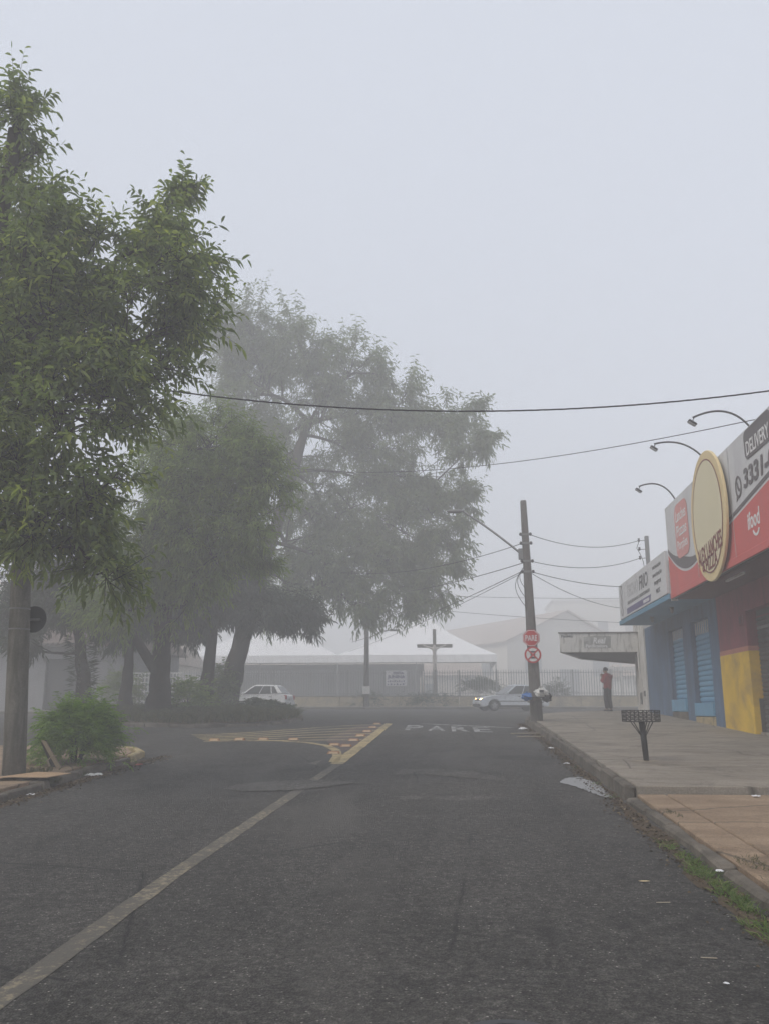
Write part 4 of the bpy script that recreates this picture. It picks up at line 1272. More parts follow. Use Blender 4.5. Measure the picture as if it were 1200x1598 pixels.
ST = thing('saint_statue', 'small white robed statue on a pedestal left of the cross', 'statue', (-2.55, 60.6, gz(61) + .1))
b = MB(); b.lathe([(.26, FZ + .1), (.26, FZ + .9), (.3, FZ + .95)], (-2.5, 60.4, 0), 12); b.build('pedestal', M['white'], ST)
b = MB(); b.lathe([(.2, FZ + .95), (.22, FZ + 1.2), (.16, FZ + 1.7), (.2, FZ + 2.05), (.08, FZ + 2.2), (.11, FZ + 2.32), (.1, FZ + 2.45), (.03, FZ + 2.52)], (-2.5, 60.4, 0), 12); b.build('figure', M['statue'], ST, smooth=True)

# grey house, left
HS = thing('grey_house', 'grey house with tiled eave and dark garage door behind the left trees', 'house', (-21, 43, gz(43)))
hz = gz(43)
b = MB()
b.box((-40, 43, hz - .3), (-20.9, 52, 4.95)); b.box((-18.85, 43, hz - .3), (-16.9, 52, 4.95)); b.box((-20.9, 43, 4.35), (-18.85, 52, 4.95)); b.build('wall', M['house'], HS)
b = MB(); b.box((-20.9, 43.25, hz), (-18.85, 43.32, 4.35)); gd = b.build('garage_door', M['garage'], HS)
pl = None
for i in range(8):
    z = hz + .08 + i * .30
    b = MB(); b.box((-20.86, 43.215, z), (-18.89, 43.245, z + .27)); b.build('door_panel', M['garage'], gd)
b = MB(); b.hexa([(-41, 42.4, 4.95), (-16.5, 42.4, 4.95), (-16.5, 52.6, 4.95), (-41, 52.6, 4.95), (-41, 47.4, 6.5), (-16.5, 47.4, 6.5), (-16.5, 47.6, 6.5), (-41, 47.6, 6.5)]); rf = b.build('roof', M['house_roof'], HS)
t0 = None
for i in range(90):
    x = -40.8 + i * .27
    if t0 is None:
        b = MB(); vs = []
        for yy, zz in ((42.3, 4.97), (44.8, 5.77)):
            for k in range(5):
                q = math.pi * k / 4; vs.append((.12 * math.cos(q), yy - 43, zz + .12 * math.sin(q) - hz))
        b.add(vs, [(k, k + 1, k + 6, k + 5) for k in range(4)])
        t0 = b.build('roof_tile', M['house_roof'], rf, world=False); o = t0
    else: o = clone(t0, rf)
    o.location = (x + 21, 0, 0)
b = MB(); b.box((-27, 42.92, hz + 1.0), (-24.8, 43, hz + 2.2)); wn_ = b.build('window', M['glass'], HS)
b = MB(); b.box((-27.1, 42.88, hz + .92), (-24.7, 42.97, hz + 1.0)); b.build('sill', M['white'], wn_)
GT = thing('white_gate', 'white lattice gate seen between the dark trunks', 'gate', (-15.6, 43.2, hz))
for x in np.arange(-16.85, -13.8, .18):
    b = MB(); b.box((float(x), 43.15, hz), (float(x) + .05, 43.2, hz + 1.95)); b.build('bar', M['white'], GT)
for z in np.arange(.1, 1.95, .23):
    b = MB(); b.box((-16.85, 43.2, hz + float(z)), (-13.7, 43.23, hz + float(z) + .05)); b.build('rail', M['white'], GT)
NB = thing('neighbour_house', 'low pale house further along behind the island trees', 'house', (-22, 62, gz(62)))
house_box(NB, -46, 62.5, -21.5, 72, FZ - .2, 5.2, M['church_wall'])
b = MB(); b.hexa([(-46.5, 62, 5.2), (-21, 62, 5.2), (-21, 72.5, 5.2), (-46.5, 72.5, 5.2), (-46.5, 67, 7), (-21, 67, 7), (-21, 67.2, 7), (-46.5, 67.2, 7)]); b.build('roof', M['church_roof'], NB)
for x in (-44, -39, -34, -29, -25):
    b = MB(); b.box((x, 62.43, FZ + 1.1), (x + 1.6, 62.5, FZ + 2.4)); b.build('window', M['glass'], NB)

# ------------------------------------------------------------------ trees
T1 = [(-7.8, 13, 12.5, .42), (-5.2, 13.2, 6.7, .7), (-4.8, 13.2, 9.0, .6), (-7.0, 12.3, 9.0, .9), (-5.3, 14, 10.6, .6), (-7.7, 13, 11.3, .85), (-7.0, 13, 10.0, .95), (-8.4, 14, 10.0, 1.1), (-6.3, 13.5, 9.4, .95), (-5.0, 14, 11.2, .28), (-5.1, 14, 9.9, .85), (-4.5, 14, 8.6, .6), (-5.4, 13, 7.8, 1.0), (-6.4, 12.5, 7.7, 1.15), (-7.4, 12.5, 7.3, 1.15), (-5.0, 13.5, 7.4, .58), (-5.9, 12, 6.0, 1.05), (-6.8, 12, 5.6, 1.1), (-5.3, 12, 4.9, .65), (-6.1, 12, 4.6, .8), (-5.4, 12.5, 3.9, .6), (-6.8, 12, 4.25, .65), (-8.2, 13.5, 8.3, 1.2), (-8.3, 12.6, 6.2, 1.2)]
tree('corner_tree', 'tall leafy tree with long bright leaves in front of the left pole', [(-8.9, 13.2, gz(13) + .1), (-8.8, 13.2, 3.0), (-8.5, 13.3, 6.0), (-8.0, 13.2, 9.5), (-7.8, 13.1, 12.0)], .26, T1, M['leaf_near'], nsub=9, ntwig=8, nleaf=9, L=.19, W=.056, twig=.6, droop=.45, bright=.13, fill=.6, shell=.25, blossom=60)
T2 = [(-7.6, 26, 10.2, 1.3), (-6.3, 26, 9.7, 1.0), (-8.5, 26, 8.7, 1.6), (-6.2, 26, 7.6, 1.1), (-7.5, 26, 6.8, 1.5), (-9.5, 26, 7.5, 1.6), (-9.8, 27, 10.3, 1.5), (-10.4, 27, 6.0, 1.25), (-5.7, 26, 8.8, .7), (-6.4, 27, 6.4, .7), (-9.0, 28, 5.4, 1.2), (-10.7, 26.5, 4.9, .9), (-12.2, 28, 5.2, 1.0)]
tree('willowy_tree', 'mid-height tree with narrow hanging leaves and a forked trunk on the island', [(-10.75, 31, gz(31) + .2), (-10.6, 30.6, 3.2), (-10.2, 29.5, 5.4), (-9.0, 27.5, 8.0)], .42, T2, M['leaf_mid'], nsub=12, ntwig=11, nleaf=11, L=.22, W=.044, twig=.75, fill=.8, shell=.25, droop=.6, hang=.15, bright=.05,
     extra=[([(-10.7, 31, 2.9), (0, 0, -.2), (-12.2, 30.4, 5.4)], .22, .11)])
T6 = [(-12.2, 47.0, 24.5, 2.24), (-9.0, 47.0, 23.2, 2.41), (-5.8, 47.0, 21.5, 2.18), (-2.9, 47.0, 19.7, 1.96), (-0.3, 47.0, 18.2, 1.57), (2.0, 45.9, 16.3, 0.95), (-11.8, 48.2, 21.0, 3.14), (-7.8, 48.2, 19.2, 3.02), (-3.9, 47.0, 16.7, 2.46), (-1.1, 47.0, 14.8, 1.9), (0.6, 45.9, 15.9, 1.23), (-10.0, 49.3, 16.4, 3.08), (-5.9, 48.2, 13.7, 2.58), (-2.6, 47.0, 11.8, 2.24), (-0.4, 45.9, 10.5, 1.34), (-3.9, 47.0, 9.3, 2.24), (-1.1, 45.9, 8.2, 1.46), (-6.8, 47.0, 9.3, 2.24), (-9.6, 48.2, 11.1, 2.91), (-11.1, 47.0, 8.0, 2.13), (0.7, 45.9, 13.0, 0.95), (-5.3, 45.9, 7.1, 1.29), (1.1, 47.0, 18.5, 0.9), (-2.8, 45.9, 7.1, 1.12), (-14.0, 48.2, 17.7, 2.8), (-14.0, 48.2, 23.3, 2.46)]
tree('great_tree', 'huge spreading tree half lost in fog over the junction', [(-10.9, 40.6, gz(40.6) + .2), (-10.6, 41.2, 4.0), (-10.1, 42.5, 7.8), (-9.2, 45, 13.0), (-8.4, 47, 18.0)], .52, T6, M['leaf_big'], nsub=15, ntwig=10, nleaf=9, L=.32, W=.08, twig=1.0, droop=.6, hang=.3, bright=.03, shell=.2, limb_r=.5, fill=.85)
T5 = [(-11.3, 37, 6.7, 1.5), (-9.5, 37, 6.8, 1.25), (-8.4, 37, 6.0, 1.05), (-12.1, 37, 7.7, 1.4), (-10.6, 38, 8.0, 1.45), (-11.5, 37, 5.4, .9), (-7.0, 38.5, 5.9, 1.0)]
tree('mango_tree', 'dark low mango tree with drooping leaves beside the leaning big trunk', [(-10.75, 36.5, gz(36.5) + .2), (-10.6, 36.6, 3.4), (-10.5, 36.9, 6.0)], .36, T5, M['leaf_mango'], nsub=24, ntwig=12, nleaf=11, L=.30, W=.065, twig=.6, droop=.7, hang=.15, bright=.0, dark=.05)
T4 = [(-13.9, 30, 5.8, 1.4), (-15.7, 31, 6.7, 1.5), (-13.4, 31, 6.6, 1.45), (-15.7, 30, 5.1, 1.15), (-15.0, 29, 4.0, .55), (-12.6, 30, 5.4, .9)]
tree('leaning_tree', 'leaning trunk with tufts of air plants behind the feathery bush', [(-13.3, 30.6, gz(30.6) + .2), (-13.45, 30.6, 3.0), (-13.9, 30.6, 5.4)], .32, T4, M['leaf_mango'], nsub=22, ntwig=11, nleaf=11, L=.26, W=.06, twig=.55, droop=.6, hang=.1, bright=.01)
T3 = [(-13.7, 35, 6.4, 1.45), (-12.7, 35, 5.6, 1.1), (-14.2, 35, 5.0, .8), (-12.4, 35, 7.2, 1.35)]
tree('slender_tree', 'slim dark straight trunk between the leaning trunk and the forked one', [(-13.55, 35, gz(35) + .2), (-13.5, 35, 3.6), (-13.4, 35, 6.0)], .27, T3, M['leaf_mango'], nsub=22, ntwig=11, nleaf=10, L=.26, W=.06, twig=.55, droop=.6, bright=.01)

# air plants on the leaning trunk
EP = thing('air_plants', 'spiky air plants growing on the leaning trunk', 'plant', (-13.4, 30.5, 2.6))
n = 260
zz = RNG.uniform(2.1, 4.4, n); q = RNG.uniform(0, 6.28, n)
base = np.stack([-13.33 - (zz - 1.5) * .12 + .27 * np.cos(q), 30.6 + .27 * np.sin(q), zz], 1)
dd = unit(np.stack([np.cos(q), np.sin(q), RNG.uniform(-.2, .7, n)], 1))
V, F = leaves(base, dd, RNG.uniform(.25, .5, n), np.full(n, .03), .2, .15)
mesh_np('rosettes', V, F, M['leaf_mango'], np.repeat(RNG.uniform(.2, .8, n), 2), EP)

# feathery bush at the left kerb, with its cut stump
bush('feathery_bush', 'bright green feathery bush at the left kerb beside the concrete pole', (-7.0, 15.9, gz(15.9) + .13), .66, .56, .66, 2300, M['leaf_fern'], .075, .015, 'bush', spray=12, stems=12, up=.25)
SP = thing('cut_stump', 'pale split stump leaning out of the feathery bush', 'stump', (-7.25, 15.2, gz(15.2) + .13))
b = MB(); g_ = gz(15.2) + .12
b.tube([(-7.02, 15.15, g_), (-7.14, 15.12, g_ + .22), (-7.26, 15.1, g_ + .44)], [.07, .06, .05], 8); b.build('trunk', M['bark'], SP, smooth=True)
b = MB(); b.hexa([(-6.98, 15.06, g_), (-6.90, 15.06, g_), (-6.90, 15.1, g_), (-6.98, 15.1, g_), (-7.28, 15.04, g_ + .46), (-7.2, 15.04, g_ + .44), (-7.2, 15.08, g_ + .44), (-7.28, 15.08, g_ + .46)]); b.build('split_face', M['stump'], SP)
b = MB(); b.tube([(-7.05, 14.98, g_), (-7.1, 14.96, g_ + .12), (-7.02, 14.96, g_ + .2), (-6.94, 14.98, g_ + .2)], .012, 6); b.build('shoot', M['stump'], SP)

# shrubs on the island
def isz(x, y): return gz(y) + .2
bush('island_shrub', 'leafy shrub at the foot of the leaning big trunk by the white car', (-8.0, 34.6, isz(0, 34.6)), .5, .5, .2, 220, M['leaf_mango'], .14, .06, group='shrubs on the island')
bush('island_shrub', 'loose shrub with pale leaves between the forked trunk and the mango trunk', (-10.4, 33.4, isz(0, 33.4)), .7, .7, .75, 260, M['leaf_mid'], .16, .06, group='shrubs on the island')
bush('island_shrub', 'dark shrub right of the big trunk at the tip of the island', (-6.9, 33.4, isz(0, 33.4)), .4, .4, .12, 140, M['leaf_mango'], .14, .05, group='shrubs on the island')
bush('island_shrub', 'tall thin shrub standing behind the forked trunk', (-10.7, 38.6, isz(0, 38.6)), .6, .6, 1.1, 260, M['leaf_big'], .18, .05, group='shrubs on the island')
bush('young_tree', 'slim young tree in front of the dark garage', (-15.9, 40.5, gz(40) + .2), .8, .8, 1.1, 260, M['leaf_big'], .18, .05, cat='tree')
# rough grass on the island
P = []
while len(P) < 17000:
    x, y = random.uniform(-16.2, -5.5), random.uniform(27.5, 42)
    if inside(x, y, [((p[0] - cI[0]) * .96 + cI[0], (p[1] - cI[1]) * .96 + cI[1]) for p in ISL]):
        if y > 33 and random.random() < .6: continue
        P.append((x, y, gz(y) + .08 + .16 * min(1, min(((x - a[0])**2 + (y - a[1])**2)**.5 for a in ISL) / 2.5)))
grass('island_grass', 'rough dry grass and weeds covering the island', np.array(P), .38, M['grass_dry'], spread=.5, blade=.022, base_t=.42)

# grass tufts in the right gutter
def tuft_pts(x0, x1, y0, y1, n, off):
    ys = RNG.uniform(y0, y1, n); xs = RNG.uniform(x0, x1, n) + .03 * np.sin(ys * 9)
    return np.stack([xs, ys, np.array([gz(y) for y in ys]) + off], 1)
gp = []
for k in range(46):
    yc = float(RNG.choice([RNG.uniform(6.2, 9.0), RNG.uniform(4.6, 9.4), RNG.uniform(9.4, 17)], p=[.55, .25, .2])); xc_ = 2.12 - abs(RNG.normal(0, .05))
    nb = int(RNG.uniform(12, 60)) if yc < 9.4 else int(RNG.uniform(6, 22))
    ys = RNG.normal(yc, .05, nb); xs = np.minimum(RNG.normal(xc_, .035, nb), 2.19)
    gp.append(np.stack([xs, ys, np.array([gz(y) for y in ys])], 1))
gp = np.concatenate(gp)
grass('gutter_grass', 'green grass growing in the gutter along the right kerb', gp, .085, M['grass_green'], spread=.75, blade=.006, base_t=.5)
gp = np.concatenate([tuft_pts(-6.75, -6.3, 13.2, 13.95, 420, .05), tuft_pts(-6.6, -6.35, 14.6, 15.2, 60, .02), tuft_pts(-7.1, -6.75, 13.9, 14.7, 220, .12)])
grass('corner_grass', 'tufts of weeds around the broken left kerb', gp, .14, M['grass_dry'], spread=.6, blade=.008, base_t=.35)
gp = np.concatenate([tuft_pts(2.4, 2.62, 7.9, 8.5, 140, .10), tuft_pts(2.4, 2.6, 6.7, 7.7, 160, .10), tuft_pts(2.38, 2.5, 10.6, 11.1, 60, .10)])
grass('slab_weeds', 'small weeds in the cracks of the brown pavement slabs', gp, .05, M['grass_dry'], spread=.8, blade=.005, base_t=.6)

# churchyard planting
def garden(name, label, c, rx, rz, n, cat='shrub', flat=False, L=.22):
    return bush(name, label, c, rx, rx, rz, n, M['leaf_garden'], L, .05, cat, group='churchyard shrubs', flat=flat)
CZ = gz(61) + .1
garden('palm_shrub', 'broad palm-like shrub behind the railing above the silver car', (1.45, 60.9, CZ + .9), 1.0, .55, 260, flat=True)
b = MB()
garden('conifer_shrub', 'dark pointed shrub behind the railing right of the stop sign pole', (6.6, 60.7, CZ), .75, 1.05, 260, L=.16)
garden('clipped_hedge', 'low dark hedge below the wooden cross', (-2.2, 60.0, CZ), 1.9, .45, 420, L=.14)
garden('clipped_hedge', 'low dark hedge behind the fair banner', (-6.0, 60.0, CZ), 1.3, .5, 300, L=.14)

# ------------------------------------------------------------------ poles
PL = thing('concrete_pole', 'stained round concrete pole at the left kerb, its top among leaves', 'pole', (-7.15, 13.95, gz(13.95) + .13))
b = MB(); g_ = gz(13.95)
zs = np.linspace(g_, 9.2, 14)
b.tube([(-7.15 - .06 * (z - g_), 13.95, z) for z in zs], [.185 - .0075 * (z - g_) for z in zs], 20); b.build('shaft', M['pole'], PL, smooth=True)
for z in (3.42, 3.08, 6.9, 7.6):
    b = MB(); b.lathe([(.187 - .0075 * (z - g_), z - .012), (.190 - .0075 * (z - g_), z), (.187 - .0075 * (z - g_), z + .012)], (-7.15 - .06 * (z - g_), 13.95, 0), 20); b.build('strap', M['galv'], PL)
b = MB(); b.box((-7.3, 13.6, 7.5), (-7.0, 13.8, 7.6)); b.build('clamp', M['galv'], PL)
DS = thing('round_sign', 'back of a round dark traffic sign strapped to the left pole', 'sign', (-6.85, 14.2, 3.2))
b = MB(); b.lathe([(.0001, 0), (.22, 0), (.225, .006), (.22, .012)], (0, 0, 0), 32, 'y')
b.v = [(x - 7.18, y + 14.18, z + 3.27) for x, y, z in b.v]; b.build('disc', M['black_metal'], DS)
b = MB(); b.box((-7.26, 14.12, 3.24), (-7.04, 14.175, 3.28)); b.build('bracket', M['galv'], DS)

PR = thing('utility_pole', 'tall concrete utility pole carrying the PARE sign at the right corner', 'pole', (2.42, 28.4, gz(28.4) + .2))
g_ = gz(28.4)
b = MB()
def lean(z): return 2.42 - .024 * (z - g_)
for z0, z1 in ((g_, 8.62),):
    v = []
    for z, w in ((z0, .19), (z1, .095)):
        for sx, sy in ((-1, -1), (1, -1), (1, 1), (-1, 1)): v.append((lean(z) + sx * w, 28.4 + sy * w, z))
    b.hexa(v)
b.build('shaft', M['pole_r'], PR, bevel=.03)
for z in (7.45, 7.15, 6.55, 6.2):
    b = MB(); w = .19 - .095 * (z - g_) / (8.62 - g_) + .012; b.box((lean(z) - w, 28.4 - w, z - .03), (lean(z) + w, 28.4 + w, z + .03)); cl = b.build('band', M['galv'], PR)
    b = MB(); b.lathe([(.03, z - .05), (.05, z), (.03, z + .05)], (lean(z) - w - .04, 28.3, 0), 8); b.lathe([(.03, z - .05), (.05, z), (.03, z + .05)], (lean(z) + w + .04, 28.3, 0), 8); b.build('insulator', M['dark_metal'], cl)
b = MB()
for k in range(3):
    p = [(lean(6.3) - .12 - .25 * math.sin(t * math.pi) * (.6 + .3 * k), 28.2, 6.35 - t * (.7 + .3 * k)) for t in np.linspace(0, 1, 10)]
    b.tube(p, .01, 5)
b.build('cable_loops', M['wire'], PR)
SL = thing('street_lamp', 'long street lamp arm reaching from the utility pole into the great tree', 'street lamp', (lean(6.8), 28.4, 6.75))
b = MB(); p = bez((lean(6.8) - .14, 28.4, 6.78), (.25, 29.0, 8.42), np.array([.05, 0, .06]), 12); b.tube([tuple(x) for x in p], .035, 8); b.build('arm', M['galv'], SL, smooth=True)
b = MB(); b.box((lean(6.8) - .26, 28.32, 6.62), (lean(6.8) - .1, 28.48, 6.98)); b.build('bracket', M['galv'], SL, bevel=.01)
b = MB(); b.lathe([(.03, 0), (.10, .12), (.12, .35), (.08, .55), (.02, .6)], (0, 0, 0), 12, 'x'); b.v = [(.28 - x, y + 29.0, 8.43 + z * .6) for x, y, z in b.v]; b.build('lamp_head', M['galv'], SL, smooth=True)

# signs on that pole
YS = 28.4 - .215
def plate(pts, y, t): b = MB(); b.prism([(x, y, z) for x, z in pts], (0, t, 0)); return b
SN = thing('stop_sign', 'red octagonal PARE stop sign on the utility pole', 'sign', (lean(4.02), YS, 4.0))
xc, zc_ = lean(4.02) - .03, 4.03
oc = lambda r: [(xc + r * math.cos(R(22.5 + 45 * i)), zc_ + r * math.sin(R(22.5 + 45 * i))) for i in range(8)]
plate(oc(.285), YS - .004, .012).build('backplate', M['stop_red'], SN)
plate(oc(.268), YS - .010, .004).build('border', M['white_letters'], SN)
plate(oc(.248), YS - .016, .004).build('face', M['stop_red'], SN)
v, f = text_geo('PARE', 1, .02, extrude=.001); a = fit(v, .38, .19)
b = MB(); b.add([(xc + p[0], YS - .020 - (.004 if p[2] > 0 else 0), zc_ + p[1]) for p in a], f); b.build('lettering', M['white_letters'], SN)
NS = thing('no_stopping_sign', 'round red and white no stopping sign with crossed bars below the stop sign', 'sign', (lean(3.5), YS, 3.5))
xc, zc_ = lean(3.5) - .01, 3.50
ci = lambda r, n=32: [(xc + r * math.cos(2*math.pi*i/n), zc_ + r * math.sin(2*math.pi*i/n)) for i in range(n)]
plate(ci(.265), YS - .004, .012).build('backplate', M['stop_red'], NS)
plate(ci(.21), YS - .010, .004).build('face', M['white_letters'], NS)
v, f = text_geo('E', 1, .05, extrude=.001); a = fit(v, .16, .24)
b = MB(); b.add([(xc + p[0], YS - .012 - (.003 if p[2] > 0 else 0), zc_ + p[1]) for p in a], f); b.build('lettering', M['sign_dark'], NS)
for k, s in enumerate((1, -1)):
    b = MB(); d = .5 ** .5
    q = lambda l, w: (xc + s * l * d - s * w * d, zc_ + l * d + w * d)
    b = plate([q(-.215, -.022), q(.215, -.022), q(.215, .022), q(-.215, .022)], YS - .020 - .004 * k, .0035); b.build('slash', M['stop_red'], NS)

# rubbish basket on the pole with its bags
TBK = thing('pole_basket', 'dark wire rubbish basket strapped to the utility pole', 'basket', (2.42, 28.1, 2.0))
zb_ = 2.02
b = MB()
for z, w in ((zb_, .22), (zb_ + .14, .36)):
    b.tube([(2.36 - w, 28.12, z), (2.36 + w, 28.12, z), (2.36 + w, 27.72, z), (2.36 - w, 27.72, z), (2.36 - w, 28.12, z)], .012, 6)
for i in range(7):
    t = i / 6; b.tube([(2.36 - .22 + .44 * t, 27.72, zb_), (2.36 - .36 + .72 * t, 27.72, zb_ + .14)], .007, 4)
b.build('frame', M['black_metal'], TBK)
b = MB(); b.box((2.14, 27.74, zb_ - .01), (2.58, 28.1, zb_ + .005)); b.build('bottom', M['black_metal'], TBK)
def bagmesh(c, r, seed, n=14, m_=10, sq=(1, 1, 1), tie=None):
    rr = random.Random(seed); ph = [rr.uniform(0, 6) for _ in range(8)]
    b = MB(); vs = []
    for i in range(m_ + 1):
        t = math.pi * i / m_
        for k in range(n):
            q = 2*math.pi*k/n
            f_ = 1 + .12 * math.sin(3*q + ph[0] + 2*t) + .10 * math.sin(5*q + ph[1]) * math.sin(2*t + ph[2]) + .17 * rr.uniform(-1, 1)
            vs.append((c[0] + r*sq[0]*f_*math.sin(t)*math.cos(q), c[1] + r*sq[1]*f_*math.sin(t)*math.sin(q), c[2] + r*sq[2]*f_*math.cos(t)))
    b.add(vs, [(i*n+k, (i+1)*n+k, (i+1)*n+(k+1) % n, i*n+(k+1) % n) for i in range(m_) for k in range(n)])
    return b
def bag(name, label, c, r, mat, seed, sq=(1, .8, .8), knot=True, cat='rubbish bag', group='rubbish bags in the pole basket', base=None):
    t = thing(name, label, cat, (c[0], c[1], c[2] - r * sq[2]), 0, group)
    bagmesh(c, r, seed, sq=sq).build('body', mat, t, smooth=False)
    if knot:
        b = MB(); z = c[2] + r * sq[2]
        b.lathe([(r * .28, z - .25 * r), (r * .1, z), (r * .16, z + .14 * r), (r * .3, z + .34 * r)], (c[0], c[1], 0), 9); b.build('knot', mat, t)
    return t
bag('rubbish_bag', 'blue rubbish bag hanging over the left of the pole basket', (2.10, 27.86, 2.18), .15, M['bag_blue'], 3, sq=(1.2, .8, .75))
wbag = bag('rubbish_bag', 'large white printed rubbish bag on top of the pole basket', (2.55, 27.88, 2.30), .20, M['bag_white'], 5, sq=(1.15, .8, .7))
bag('rubbish_bag', 'small black rubbish bag sagging at the right of the pole basket', (2.72, 27.9, 2.16), .16, M['bag_black'], 8)
b = MB(); b.box((2.47, 27.68, 2.31), (2.6, 27.69, 2.39)); 
b.build('printed_label', M['sign_dark'], wbag)

FP = thing('far_pole', 'pale concrete pole across the street under the great tree', 'pole', (-6.05, 54.5, gz(54.5)))
b = MB(); g2 = gz(54.5); b.tube([(-6.05, 57.6, g2), (-6.05, 57.6, 9.8)], [.2, .12], 14); b.build('shaft', M['pole_r'], FP, smooth=True)
b = MB(); b.box((-6.3, 57.38, g2 + 1.0), (-5.8, 57.42, g2 + 1.5)); b.build('poster', M['white'], FP)
b = MB(); b.tube([(-6.0, 57.5, 6.4), (-5.0, 57.2, 6.9), (-4.4, 57.1, 6.95)], .03, 6); b.build('lamp_arm', M['galv'], FP)
b = MB(); b.box((-4.5, 56.95, 6.88), (-3.9, 57.2, 7.0)); b.build('lamp_head', M['galv'], FP, bevel=.03)

# ------------------------------------------------------------------ wires
def wire(label, a, c, sag, r=.012, group='overhead wires', n=24, twist=False):
    pts = []
    a, c = Vector(a), Vector(c)
    for i in range(n + 1):
        t = i / n; p = a.lerp(c, t); p.z -= sag * 4 * t * (1 - t); pts.append(p)
    b = MB()
    if twist:
        for ph in (0, 2.09, 4.18):
            q = []
            for i, p in enumerate(pts): q.append(p + Vector((0, math.cos(i * 1.15 + ph), math.sin(i * 1.15 + ph))) * r * .8)
            b.tube(q, r, 5)
    else: b.tube(pts, r, 5)
    o = b.build('overhead_wire', M['wire'], None, smooth=True)
    tag(o, label, 'wire', group)
    return o
wire('thick twisted cable crossing the whole street above the pavement', (-7.05, 13.75, 7.6), (12.5, 14.3, 8.6), 1.36, .0085, n=150, twist=True)
wire('thin wire running from the great tree to the top of the red signboard', (-9.0, 38.0, 13.0), (6.06, 17.2, 7.5), .75, .010)
wire('wire from the top clamp of the utility pole to the service mast', (lean(7.45) + .1, 28.3, 7.45), (7.1, 33.9, 8.25), .35, .012)
wire('upper wire from the utility pole sagging to the blue shop roof', (lean(6.55) + .1, 28.3, 6.55), (7.1, 33.9, 7.55), .30, .012)
wire('middle wire from the utility pole towards the white signboard', (lean(6.2) + .1, 28.3, 6.2), (6.2, 32.2, 6.2), .12, .012)
wire('slack low wire from the utility pole to the corner building', (lean(6.2) + .1, 28.3, 6.15), (9.0, 39.0, 6.3), .55, .010)
wire('wire from the utility pole left to the great tree, highest of three', (lean(7.15) - .1, 28.3, 7.15), (-5.5, 40.5, 8.2), .4, .012)
wire('wire from the utility pole left into hanging leaves, middle of three', (lean(6.55) - .1, 28.3, 6.5), (-6.05, 57.4, 9.4), .3, .014)
wire('wire from the utility pole falling left, lowest of three', (lean(6.2) - .1, 28.3, 6.25), (-7.0, 57.4, 6.2), .2, .012)
wire('second wire close under the lowest one on the left', (lean(6.2) - .1, 28.3, 6.2), (-7.2, 57.4, 5.6), .2, .010)
wire('long level wire along the far pavement above the church roof', (-6.05, 57.5, 9.5), (34, 57.5, 9.8), .7, .014)
wire('long lower wire along the far pavement in front of the church roof', (-6.05, 57.5, 8.8), (34, 57.5, 7.2), .8, .014)
wire('wire along the far pavement left of the pale pole', (-50, 57.5, 9.6), (-6.05, 57.5, 9.5), .7, .014)

